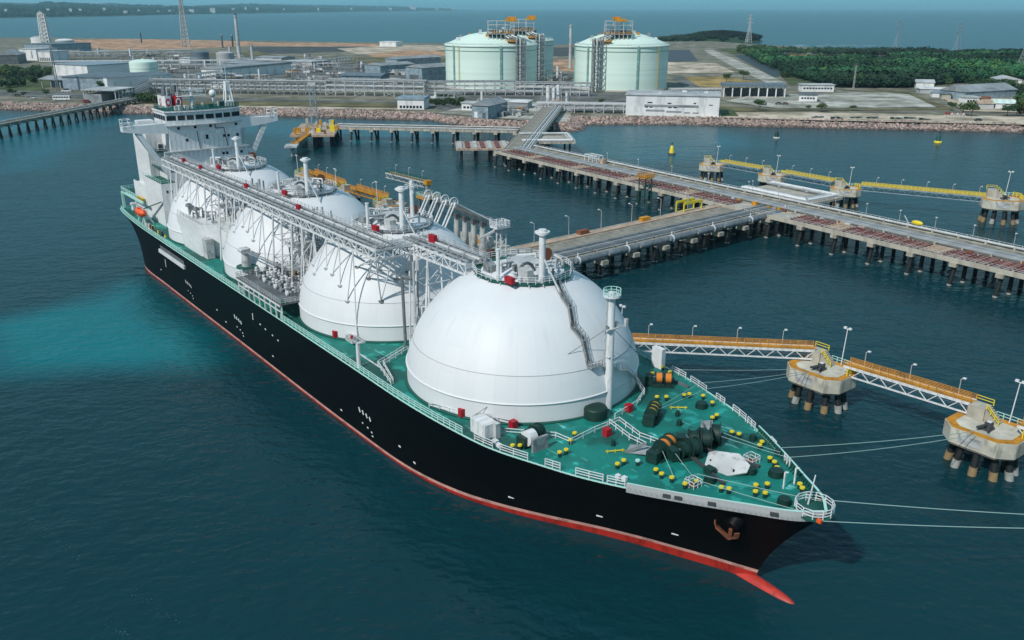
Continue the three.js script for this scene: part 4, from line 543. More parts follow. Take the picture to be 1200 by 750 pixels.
function pipesOn(T, list, x0 = 0, x1 = T.L) { for (const [z, up, r, m, sup] of list) { const p = mb().cyl([x0, T.H + up, z], [x1, T.H + up, z], r, r, 10).build('pipe', m, T.t); const s = mb(); for (let x = x0 + 3; x < x1; x += sup || 9) s.box(x - 0.3, T.H + 0.01, z - r - 0.15, x + 0.3, T.H + up + r * 0.4, z + r + 0.15); s.build('pipe_shoes', M.conc, p, 'stuff'); } }
function lampOn(par, x, y, z, h = 6, arm = [0, 0, -1.2]) { const o = mb().cyl([x, y, z], [x, y + h, z], 0.11, 0.08, 6).cyl([x, y + h, z], [x + arm[0], y + h + 0.25, z + arm[2]], 0.08, 0.07, 5).build('lamp_post', M.offwhite, par); mb().box(x + arm[0] - 0.3, y + h + 0.15, z + arm[2] - 0.25, x + arm[0] + 0.3, y + h + 0.35, z + arm[2] + 0.25).build('lamp_head', M.white, o); }
{
  // long main trestle, parallel to the shipping channel: road on the far side, pipes and red racks on the near side
  const near0 = [-5, -449], d = [0.563, 0.826], nrm = [0.826, -0.563], wid = 27, A0 = [near0[0] + nrm[0] * wid / 2 - d[0] * 8, near0[1] + nrm[1] * wid / 2 - d[1] * 8], A1 = [A0[0] + d[0] * 320, A0[1] + d[1] * 320];
  const A = trestle('main_trestle', 'long concrete trestle with red pipe racks and rows of dark piles', 'jetty', A0, A1, wid, 8, { step: 14, rows: 5 });
  // local z+ is the near (ship) side or far side; find it
  const s = -1;                                                        // far side sign
  mb().box(0, 8.004, Math.min(s * 4, s * 11), A.L, 8.05, Math.max(s * 4, s * 11)).build('road_surface', M.concDark, A.t);
  pipesOn(A, [[s * 12.2, 0.9, 0.35, M.offwhite], [s * 3, 0.9, 0.42, M.grey], [s * 1.6, 0.9, 0.42, M.steel], [s * 0.2, 0.9, 0.42, M.grey], [-s * 1.3, 0.9, 0.35, M.grey]]);
  // red-brown cable racks on the near flank, each bay its own piece
  for (let i = 0; i < 44; i++) { const x = 4 + i * 7.1, z = -s * 7.6, g = mb(); for (const zz of [-3.6, -1.8, 0, 1.8, 3.6]) g.box(x, 8.45, z + zz - 0.22, x + 6.4, 8.7, z + zz + 0.22); for (const q of [0.3, 3.2, 6.0]) g.box(x + q, 8.01, z - 4.2, x + q + 0.3, 8.44, z + 4.2); if (Math.hypot(A0[0] + d[0] * x - 95, A0[1] + d[1] * x + 320) > 14) g.build('pipe_rack_bay', i % 5 === 3 ? M.concPink : M.redPipe, A.t); }
  mb().rail([[0, 8.5, s * 13.2], [A.L, 8.5, s * 13.2]], { h: 1.1, lines: 2, step: 3.5, t: 0.1 }).build('railing', M.white, A.t);
  for (let x = 150; x < A.L; x += 13) lampOn(A.t, x, 8.5, s * 13, 4.6, [0.6, 0, 0.9]); for (let x = 60; x < 150; x += 22) lampOn(A.t, x, 8.5, s * 13, 4, [0.6, 0, 0.8]);
  mb().rail([[0, 8.5, -s * 13.2], [A.L, 8.5, -s * 13.2]], { h: 1.0, lines: 2, step: 3.5, t: 0.09 }).build('railing', M.offwhite, A.t);
  { const z = s * 9, g = mb(); for (const x of [50, 53, 56, 59]) g.bar([x, 8.05, z - 2], [x, 11.4, z - 2], 0.3).bar([x, 8.05, z + 2], [x, 11.4, z + 2], 0.3).bar([x, 11.4, z - 2], [x, 11.4, z + 2], 0.3); g.bar([50, 11.4, z - 2], [59, 11.4, z - 2], 0.3).bar([50, 11.4, z + 2], [59, 11.4, z + 2], 0.3); g.build('gate_frame', M.white, A.t); mb().box(60.5, 8.05, z - 1.2, 63, 10.4, z + 1.2).build('guard_hut', M.concPink, A.t); }
  { const z = s * 12.4; mb().ball([222, 10.2, z], 2.1, 0.8, 0.8, 14, 8).build('life_raft', M.yellow, A.t); mb().bar([219.6, 8.5, z], [220.6, 10, z], 0.3).bar([224.4, 8.5, z], [223.4, 10, z], 0.3).bar([219, 8.6, z - 0.8], [216.6, 11.6, z - 0.8], 0.25).build('raft_cradle', M.offwhite, A.t); }
  { const x = 118, z = -s * 11, g = mb(); for (const [a, b] of [[-1.8, -1.8], [1.8, -1.8], [-1.8, 1.8], [1.8, 1.8]]) g.bar([x + a, 1.2, z + b - s * 4.6], [x + a, 12.6, z + b - s * 4.6], 0.32); for (const h of [3, 6, 9, 12]) for (const q of [-1.8, 1.8]) g.bar([x - 1.8, h - 2.4, z + q - s * 4.6], [x + 1.8, h, z + q - s * 4.6], 0.18); g.build('access_tower', M.green, A.t); mb().box(x - 2.6, 12.6, z - 2.6 - s * 4.6, x + 2.6, 13.0, z + 2.6 - s * 4.6).rail([[x - 2.5, 13, z - 2.5 - s * 4.6], [x + 2.5, 13, z - 2.5 - s * 4.6], [x + 2.5, 13, z + 2.5 - s * 4.6], [x - 2.5, 13, z + 2.5 - s * 4.6], [x - 2.5, 13, z - 2.5 - s * 4.6]], { h: 1.2, lines: 3, t: 0.18, step: 1.2 }).build('tower_platform', M.amber, A.t); }
  seed = 717; for (let i = 0; i < 30; i++) { const x = rr(6, A.L - 6), q = R(); mb().box(x, 8.06, -s * 2.6, x + rr(0.8, 2.2), 8.3 + rr(0.4, 1.1), -s * 2.6 + rr(0.6, 1.2)).build('valve_box', [M.offwhite, M.concPink, M.amber, M.grey, M.rust][i % 5], A.t); }
  // branch to the loading platform
  const B = trestle('branch_trestle', 'concrete branch trestle carrying one fat grey pipeline to the loading platform', 'jetty', [99, -331], [1, -251], 22, 7.4, { step: 13, rows: 4 });
  const zn = -1; pipesOn(B, [[zn * 13.2, 0.2, 1.15, M.steel, 14]]); { const g = mb(); for (let x = 5; x < B.L; x += 14) g.box(x - 1.3, 4.8, Math.min(zn * 11.1, zn * 14.8), x + 1.3, 6.1, Math.max(zn * 11.1, zn * 14.8)); g.build('pipe_bracket', M.conc, B.t, 'stuff'); for (let x = 8; x < B.L; x += 21) mb().cyl([x, 7.6, zn * 13.2], [x + 0.4, 7.6, zn * 13.2], 1.32, 1.32, 12).bar([x + 0.2, 8.7, zn * 13.2], [x + 0.2, 10, zn * 13.2], 0.3).build('pipe_clamp', M.white, B.t); }
  pipesOn(B, [[zn * 9.6, 0.8, 0.3, M.grey], [zn * 8.4, 0.8, 0.42, M.mid], [zn * 7, 0.8, 0.3, M.steel], [zn * 5.8, 0.8, 0.42, M.grey], [zn * 4.4, 0.8, 0.25, M.mid], [zn * 3.2, 0.8, 0.35, M.steel]]);
  mb().box(0, 7.404, -0.8, B.L, 7.44, 6.6).build('road_surface', M.concDark, B.t); mb().box(0, 7.41, 7, B.L, 7.9, 10.2).build('cable_trough', M.concPink, B.t);
  for (let x = 20; x < B.L; x += 15) lampOn(B.t, x, 7.9, 10.6, 6, [0, 0, 1.4]);
  for (const [x, m] of [[58, M.amber], [88, M.rust]]) mb().box(x, 7.92, 8, x + 4, 9.2, 10).build('valve_skid', m, B.t);
  { const x = 34, g = mb(); for (const [q, z] of [[-5, 9], [5, 9], [-5, 12.6], [5, 12.6]]) g.bar([x + q, 7.4, z], [x + q, 11, z], 0.4); g.bar([x - 5, 11, 9], [x + 5, 11, 9], 0.4, 0.9).bar([x - 5, 11, 12.6], [x + 5, 11, 12.6], 0.4, 0.9).box(x - 5, 7, 11, x + 5, 7.4, 13); g.build('yellow_gantry', M.yellow, B.t); }
  // shore approach
  const C = trestle('shore_trestle', 'short concrete approach trestle with bundled white pipes leading to shore', 'jetty', [31, -672], [3, -462], 15, 8.05, { step: 16, rows: 3 });
  pipesOn(C, [[-6.4, 0.8, 0.5, M.offwhite], [-4.9, 0.8, 0.4, M.white], [-3.6, 0.8, 0.4, M.grey], [-2.4, 0.8, 0.35, M.white], [-1.2, 0.8, 0.3, M.steel]]); mb().box(0, 8.06, 0.4, C.L, 8.1, 6.2).build('road_surface', M.concDark, C.t);
  // expansion loops on side platforms
  for (const [lab, c, ang, sx2, sz2] of [['pipe expansion loop platform beside the shore approach', [20, -507], 0.05, 15, 16], ['white pipe expansion loop platform where the trestles meet', [113, -349], -0.97, 17, 11]]) {
    const e = thing('expansion_loop_platform', lab, 'platform', [c[0], 0, c[1]], ang); mb().box(-sx2, 6.7, -sz2, sx2, 7.6, sz2).build('deck_slab', M.conc, e);
    for (const [i, r] of [[0, 0.5], [1, 0.5], [2, 0.4]]) { const k = 1.6 + i * 1.7; mb().path([[-sx2, 8.6, -sz2 + k], [sx2 - k, 8.6, -sz2 + k], [sx2 - k, 8.6, sz2 - k], [-sx2, 8.6, sz2 - k]], r, 9).build('loop_pipe', [M.white, M.offwhite, M.grey][i], e); }
    mb().rail([[-sx2, 7.6, -sz2 + 0.3], [sx2 - 0.3, 7.6, -sz2 + 0.3], [sx2 - 0.3, 7.6, sz2 - 0.3], [-sx2, 7.6, sz2 - 0.3]], { h: 1.2, t: 0.1, step: 3 }).build('railing', M.white, e); for (const x of [-sx2 + 3, 0, sx2 - 3]) for (const z of [-sz2 + 3, sz2 - 3]) mb().cyl([x, -5, z], [x, 6.7, z], 0.6, 0.6, 9).build('pile', M.pile, e);
  }
  { const e = thing('grid_platform', 'low platform with red and white pipe grid beside the upper jetty', 'platform', [-16, 0, -482], 0.08); mb().box(-15, 6.6, -14, 15, 7.5, 14).build('deck_slab', M.concPink, e); for (let i = 0; i < 7; i++) mb().box(-14 + i * 4.1, 7.52, -12, -11.6 + i * 4.1, 8.1, 12).build('pipe_tray', i % 2 ? M.redPipe : M.offwhite, e); for (const x of [-12, -4, 4, 12]) for (const z of [-11, 0, 11]) mb().cyl([x, -5, z], [x, 6.6, z], 0.6, 0.6, 9).build('pile', M.pile, e); }
  // upper jetty with its own berth head
  const U = trestle('upper_jetty', 'pale concrete jetty on paired dark piles behind the ship', 'jetty', [-112, -558], [4, -540], 15, 8, { step: 13.5, rows: 3, rake: 2.2 }); mb().box(0, 8.004, -6, U.L, 8.06, 2).build('road_surface', M.concDark, U.t); pipesOn(U, [[-6.6, 0.7, 0.35, M.offwhite], [4, 0.7, 0.4, M.offwhite], [5.4, 0.7, 0.3, M.grey]]);
  const e = thing('berth_head', 'berth head with yellow and orange loading gear at the end of the upper jetty', 'platform', [-121, 0, -548], 0.1); mb().box(-13, 6.8, -26, 13, 8, 30).build('deck_slab', M.concPink, e); for (const x of [-10, 0, 10]) for (const z of [-22, -11, 0, 11, 22]) mb().cyl([x, -5, z], [x, 6.8, z], 0.65, 0.65, 9).build('pile', M.pile, e);
  seed = 99; for (let i = 0; i < 26; i++) { const x = rr(-11, 11), z = rr(-22, 27), h = rr(1, 4.5); mb().box(x, 8, z, x + rr(1, 3), 8 + h, z + rr(1, 3)).build('loading_gear', [M.amber, M.rust, M.offwhite, M.conc, M.yellow][i % 5], e); }
  { const g = mb(), x = -3, z = -12; for (const [a, b] of [[-1.8, -1.8], [1.8, -1.8], [-1.8, 1.8], [1.8, 1.8]]) g.bar([x + a, 8, z + b], [x + a, 34, z + b], 0.35); for (let h = 8; h < 33; h += 4) for (const q of [-1.8, 1.8]) g.bar([x - 1.8, h, z + q], [x + 1.8, h + 4, z + q], 0.22).bar([x + q, h + 4, z - 1.8], [x + q, h, z + 1.8], 0.22); g.build('lattice_tower', M.wallBlue, e); mb().box(x - 2.4, 33, z - 2.4, x + 2.4, 34.5, z + 2.4).build('tower_head', M.offwhite, e); }
  mb().bar([-2, 8.6, 28], [-8, 5.5, 52], 3, 0.8).rail([[-3.4, 9, 28], [-9.4, 6, 52]], { h: 1.2, t: 0.2 }).build('ramp', M.amber, e); mb().box(-12, 5, 50, -5, 6, 60).cyl([-8, -4, 55], [-8, 5, 55], 1.3, 1.3, 10).build('ramp_dolphin', M.offwhite, e);
  // left jetty
  const Lj = trestle('left_jetty', 'long narrow trestle on close raked piles at the left edge', 'jetty', [-341, -480], [-314, -735], 9, 8, { step: 9.5, rows: 2, rake: 1.2, grow: false, slab: M.concDark }); mb().rail([[0, 8.5, 4.2], [Lj.L, 8.5, 4.2]], { h: 1.1, t: 0.16, step: 3 }).build('railing', M.offwhite, Lj.t); pipesOn(Lj, [[-3, 0.9, 0.4, M.grey], [-1.8, 0.9, 0.35, M.offwhite]]);
}
// loading platform and arms behind the ship
{
  const o = thing('loading_platform', 'loading platform with concrete deck hidden behind the white domes', 'platform', sx(-8, 0, -51), -SHIP.a);
  mb().box(-24, 7.2, -15.5, 24, 8.6, 15.5).build('deck_slab', M.conc, o); for (const x of [-21, -12, -4, 4, 12, 21]) for (const z of [-12, 0, 12]) mb().cyl([x, -5, z], [x, 7.2, z], 0.7, 0.7, 9).build('pile', M.pile, o);
  seed = 12; for (let i = 0; i < 16; i++) { const x = rr(-20, 20), z = rr(-13, 10); mb().box(x, 8.6, z, x + rr(1, 3), 8.6 + rr(1, 3), z + rr(1, 3)).build('valve_skid', [M.offwhite, M.amber, M.grey, M.rust][i % 4], o); }
  const spots = [[-12, 0], [-7.6, 1], [-3.2, 2], [1.2, 3]];
  for (const [s, i] of spots) {
    const a = new THREE.Group(); a.name = 'loading_arm'; a.position.set(s + 8, 8.6, 4); o.add(a);
    mb().cyl([0, 0, 0], [0, 12.6, 0], 1.25, 0.75, 14).build('riser', M.offwhite, a); mb().box(-0.9, 11.6, -0.9, 0.9, 13, 0.9).build('slew_joint', M.mid, a);
    mb().cyl([0, 12.4, -3.2], [0, 19.4, 9.6], 0.42, 0.42, 10).build('inboard_boom', M.white, a); mb().bar([0, 11.8, -6.4], [0, 13, -2.6], 1.3, 1.1).build('counterweight', M.grey, a); mb().cyl([0.7, 12.6, -2.6], [0.7, 19.5, 9.4], 0.16, 0.16, 6).build('tie_rod', M.offwhite, a);
    const w = put('sheave', new THREE.TorusGeometry(1.35, 0.16, 6, 20), M.white, a); w.position.set(0, 19.6, 9.6); w.rotation.y = Math.PI / 2; const sp2 = mb(); for (let k = 0; k < 4; k++) sp2.bar([0, 19.6 + 1.3 * Math.sin(k * 0.785), 9.6 + 1.3 * Math.cos(k * 0.785)], [0, 19.6 - 1.3 * Math.sin(k * 0.785), 9.6 - 1.3 * Math.cos(k * 0.785)], 0.12); sp2.build('sheave_spokes', M.white, a);
    for (const q of [-0.7, 0.7]) mb().cyl([q, 19.4, 9.6], [q, 9.5, 15.2], 0.26, 0.26, 8).build('outboard_arm', M.white, a);
  }
  const t = thing('gangway_tower', 'slim white gangway tower beside the loading arms', 'tower', sx(15.5, 8.6, -43), -SHIP.a); for (const [x, z] of [[-0.9, -0.9], [0.9, -0.9], [-0.9, 0.9], [0.9, 0.9]]) mb().bar([x, 0, z], [x, 16.8, z], 0.28).build('tower_leg', M.white, t); const b = mb(); for (let h = 0; h < 16; h += 2.4) for (const q of [-0.9, 0.9]) b.bar([-0.9, h, q], [0.9, h + 2.4, q], 0.12).bar([q, h, -0.9], [q, h + 2.4, 0.9], 0.12); b.build('bracing', M.white, t); mb().box(-1.7, 14.6, -1.6, 1.7, 15.2, 2.6).rail([[-1.7, 15.2, -1.6], [1.7, 15.2, -1.6], [1.7, 15.2, 2.6], [-1.7, 15.2, 2.6], [-1.7, 15.2, -1.6]], { h: 1.3, lines: 3, t: 0.16, step: 1 }).build('tower_cabin', M.white, t); mb().bar([-1.5, 14.2, -1.4], [-4.8, 11, 4.2], 0.9, 0.5).build('gangway_boom', M.offwhite, t);
  const d = mb().box(-28, 7.2, -15.5, -24.1, 8.6, -5).build('side_deck', M.conc, o);
}
// ---- mooring dolphins, built once and copied
const GOLD = M.amber;
function dolphinProto() {
  const o = thing('mooring_dolphin', 'octagonal mooring dolphin with amber edging nearest the bow', 'mooring dolphin', sx(104.5, 0, -60), -SHIP.a, 'mooring dolphins of the ship berth');
  const oct = (x, z, c) => [[-x + c, -z], [x - c, -z], [x, -z + c], [x, z - c], [x - c, z], [-x + c, z], [-x, z - c], [-x, -z + c]];
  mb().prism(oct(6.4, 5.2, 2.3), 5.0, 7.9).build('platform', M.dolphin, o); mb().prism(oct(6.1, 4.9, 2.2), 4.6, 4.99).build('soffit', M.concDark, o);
  const O = oct(6.25, 5.05, 2.25), I = oct(5.0, 3.85, 1.8); const g = mb(); for (let i = 0; i < 8; i++) { const j = (i + 1) % 8; g.quad([O[i][0], 8.04, O[i][1]], [I[i][0], 8.04, I[i][1]], [I[j][0], 8.04, I[j][1]], [O[j][0], 8.04, O[j][1]]); g.quad([O[j][0], 7.9, O[j][1]], [O[i][0], 7.9, O[i][1]], [O[i][0], 8.04, O[i][1]], [O[j][0], 8.04, O[j][1]]); g.quad([I[i][0], 7.9, I[i][1]], [I[j][0], 7.9, I[j][1]], [I[j][0], 8.04, I[j][1]], [I[i][0], 8.04, I[i][1]]); } g.build('painted_edge', M.amber, o);
  for (let i = 0; i < 10; i++) { const t = i / 10 * 6.2832 + 0.2, x = 4.7 * Math.cos(t), z = 3.7 * Math.sin(t), kx = 6.2 * Math.cos(t), kz = 5.0 * Math.sin(t), P = (h) => { const f = (5 - h) / 10; return [x + (kx - x) * f * 1.2, h, z + (kz - z) * f * 1.2]; }; const p = mb().cyl(P(5), P(-5), 0.62, 0.62, 10).build('pile', M.pile, o); mb().cyl(P(1.5), P(-0.6), 0.76, 0.76, 10).build('sleeve', i % 3 ? M.sleeve : M.growth, p); }
  mb().box(-0.8, 7.91, 0.1, 1.2, 8.25, 2.1).build('hook_base', M.dark, o); mb().box(-0.2, 8.25, 0.4, 1.0, 9.3, 1.4).bar([0.4, 8.9, 1.0], [-0.5, 8.7, 3.4], 0.4, 0.35).bar([0.4, 8.9, 1.0], [1.4, 8.7, 3.3], 0.4, 0.35).build('mooring_hook', M.dark, o); mb().box(0.0, 9.31, 0.6, 0.8, 9.45, 1.2).build('hook_cover', M.white, o);
  mb().prism([[-4.6, -4.0], [-1.6, -4.0], [-1.6, -1.2], [-4.6, -1.2]], 7.91, 10.4).build('stair_block', M.conc, o); const st = mb(); for (let i = 0; i < 7; i++) st.box(-1.6 + i * 0.34, 7.91, -3.8, -1.26 + i * 0.34, 10.2 - i * 0.33, -1.6); st.build('steps', M.conc, o);
  mb().rail([[-1.4, 10.4, -1.4], [1.0, 8, -1.4]], { h: 1.1, t: 0.14, step: 1 }).rail([[-4.6, 10.4, -4], [-1.4, 10.4, -4]], { h: 1.1, t: 0.14 }).build('stair_rail', M.yellow, o); mb().rail([[-1, 8.04, -5], [4, 8.04, -5], [6.1, 8.04, -3]], { h: 1.1, t: 0.13, step: 1.4 }).build('railing', M.paleGreen, o); mb().rail([[4, 8.04, -4.6], [5.8, 8.04, -2.6], [5.8, 8.04, 0]], { h: 1.4, lines: 3, t: 0.2, step: 1.2 }).build('gate_rail', M.yellow, o);
  const lp = mb().cyl([1.6, 8, -4.4], [2.0, 16.2, -4.4], 0.13, 0.09, 7).build('light_pole', M.white, o); for (const q of [-0.55, 0.55]) mb().box(2 + q - 0.3, 16.1, -4.65, 2 + q + 0.3, 16.5, -4.2).build('floodlight', M.white, lp); mb().bar([1.4, 16.1, -4.4], [2.6, 16.1, -4.4], 0.12).build('lamp_bar', M.white, lp);
  mb().box(-6.42, 5.6, -1.6, -6.35, 7.2, 1.6).build('panel', M.offwhite, o); mb().box(-2.6, 5.6, 5.21, 1.4, 7.3, 5.27).build('panel', M.offwhite, o);
  return o;
}
const dol = dolphinProto();
const dolAt = (p, turn, label, group) => { const c = copy(dol, 'mooring_dolphin', label, group); c.position.set(p[0], 0, p[1]); c.rotation.y = turn; return c; };
{
  const w = (s, q) => { const p = sx(s, 0, q); return [p[0], p[2]]; };
  dolAt(w(138.6, -60), -SHIP.a, 'octagonal mooring dolphin cut by the right edge of the picture', 'mooring dolphins of the ship berth');
  dolAt(w(174, -60), -SHIP.a, 'mooring dolphin beyond the right edge holding the stem ropes', 'mooring dolphins of the ship berth');
  dolAt([-68, -357], -SHIP.a + Math.PI, 'mooring dolphin halfway along the amber gangway behind the third dome', 'mooring dolphins of the ship berth'); dolAt([-47, -329], -SHIP.a + Math.PI, 'mooring dolphin at the near end of the amber gangway behind the domes', 'mooring dolphins of the ship berth');
  dolAt([-92, -392], -SHIP.a + Math.PI, 'mooring dolphin at the far end of the amber gangway near the berth head', 'mooring dolphins of the ship berth');
  const far = [[[97, -420], 'first small amber dolphin from the left across the inner basin'], [[118, -392], 'second small amber dolphin from the left across the inner basin'], [[140, -361], 'third small amber dolphin beside the white expansion loop'], [[190, -332], 'large amber dolphin across the inner basin at the right edge']]; far.forEach(([p, l], i) => { const c = dolAt(p, -0.3, l, 'far dolphins across the basin'); c.scale.setScalar(i === 3 ? 1.15 : 0.95); });
}
function gangway(label, a, b, h0, h1, group, rail = M.amber, truss = M.white, wd = 2.2) {
  const A = [a[0], h0, a[1]], Bq = [b[0], h1, b[1]], { L, turn } = dir2(a, b), o = thing('gangway', label, 'gangway', A, turn, group), dy = h1 - h0, Y = (x) => dy * x / L;
  mb().bar([0, 0, 0], [L, dy, 0], wd, 0.2).build('walkway', M.amberDeck, o);
  for (const q of [-1, 1]) { const g = mb(), z = q * (wd / 2 + 0.15), n = Math.max(4, Math.round(L / 2)); g.bar([0, -0.05, z], [L, dy - 0.05, z], 0.22, 0.5).bar([0, -1.9, z], [L, dy - 1.9, z], 0.22, 0.3); for (let i = 0; i < n; i++) { const x = L * i / n, y = L * (i + 1) / n; g.bar([x, Y(x) - (i % 2 ? 1.9 : 0.1), z], [y, Y(y) - (i % 2 ? 0.1 : 1.9), z], 0.14); } g.build('side_truss', truss, o); const r = mb(); r.rail([[0, 0.1, z], [L, dy + 0.1, z]], { h: 1.15, lines: 4, step: 1.6, t: 0.13 }); r.build('handrail', rail, o); }
  for (let x = L * 0.12; x < L * 0.95; x += 9.5) lampOn(o, x, Y(x) + 0.2, -wd / 2 - 0.2, 3.0, [0.5, 0, -0.3]);
  return o;
}
{
  const w = (s, q) => { const p = sx(s, 0, q); return [p[0], p[2]]; };
  gangway('long amber gangway with white truss left of the nearest octagonal dolphin', w(71, -36), w(100.6, -62.4), 9.4, 10.4, 'gangways of the ship berth'); gangway('amber gangway sloping down to the right edge between the two octagonal dolphins', w(108.8, -62), w(134.2, -62.6), 9.6, 10.4, 'gangways of the ship berth');
  gangway('amber gangway leading out of the picture past the rightmost dolphin', w(142.9, -62), w(169.6, -62.6), 9.6, 10.4, 'gangways of the ship berth');
  const br = copy(dol, 'breasting_dolphin', 'breasting dolphin hidden behind the dome nearest the bow', 'mooring dolphins of the ship berth'); const q = w(66, -33); br.position.set(q[0], 0, q[1]);
  gangway('upper amber gangway behind the third dome', [-90, -389], [-71, -361], 9.4, 9.6, 'gangways behind the domes', M.amber, M.amber, 2.8); gangway('lower amber gangway behind the second dome', [-65, -353], [-49, -333], 9.4, 9.6, 'gangways behind the domes', M.amber, M.amber, 2.8);
  gangway('raised green and amber gangway left of the loading arms', [-51.6, -361], [-33.5, -340], 14, 14, undefined, M.green, M.offwhite, 2.6);
  const s = thing('gangway_support', 'small piled platform under the raised green gangway', 'platform', [-33, 0, -338], 0.6); mb().box(-3.6, 8, -3.6, 3.6, 9, 3.6).build('deck_slab', M.amberDeck, s); mb().bar([0, 9, 0], [0, 13.6, 0], 1.4).build('column', M.grey, s); mb().box(-1.2, 13.4, -1.2, 1.2, 15, 1.2).build('gangway_head', M.amber, s); for (const [x, z] of [[-2.6, -2.6], [2.6, -2.6], [-2.6, 2.6], [2.6, 2.6], [0, 2.8]]) mb().cyl([x, -5, z], [x, 8, z], 0.5, 0.5, 8).build('pile', M.mid, s); mb().rail([[-3.5, 9, -3.5], [3.5, 9, -3.5], [3.5, 9, 3.5], [-3.5, 9, 3.5], [-3.5, 9, -3.5]], { h: 1.2, t: 0.15, step: 1.5 }).build('railing', M.paleGreen, s);
  const f = [[97, -420], [118, -392], [140, -361], [190, -332], [225, -318]]; const words = ['leftmost yellow gangway linking the small dolphins', 'second yellow gangway ending beside the white loop platform', 'long yellow gangway with pale blue truss to the large dolphin', 'yellow gangway leaving the right edge beyond the large dolphin']; for (let i = 0; i < 4; i++) { const A = f[i], B2 = f[i + 1], L = Math.hypot(B2[0] - A[0], B2[1] - A[1]), k = 6 / L, a = [A[0] + (B2[0] - A[0]) * k, A[1] + (B2[1] - A[1]) * k], b = [B2[0] - (B2[0] - A[0]) * k, B2[1] - (B2[1] - A[1]) * k]; gangway(words[i], a, b, 9.2, 9.2, 'yellow gangways across the basin', M.yellow, M.wallBlue, 2.6); }
}
// buoys
function buoy(label, p, body, top, s = 1) { const o = thing('channel_buoy', label, 'buoy', [p[0], 0, p[1]]); o.scale.setScalar(s); mb().rev([[0.01, -0.8], [1.5, -0.7], [1.7, 0.1], [1.5, 0.7], [0.01, 0.8]], [0, 0, 0], 16).build('float', body, o); mb().rev([[1.15, 0.7], [0.8, 2.6], [0.55, 3.6], [0.01, 3.8]], [0, 0, 0], 14).build('tower', top, o); mb().cyl([0, 3.7, 0], [0, 4.6, 0], 0.16, 0.16, 6).box(-0.4, 4.5, -0.4, 0.4, 5.0, 0.4).build('lantern', M.dark, o); }
buoy('bright yellow conical buoy floating beyond the main trestle', xz(787, 181), M.dark, M.yellow, 1.35); buoy('green buoy with pale float off the white hall', xz(910, 162), M.offwhite, M.dkgreen, 1.3); buoy('green buoy with yellow band floating off the parking yard', xz(1099, 167), M.yellow, M.green, 1.4);

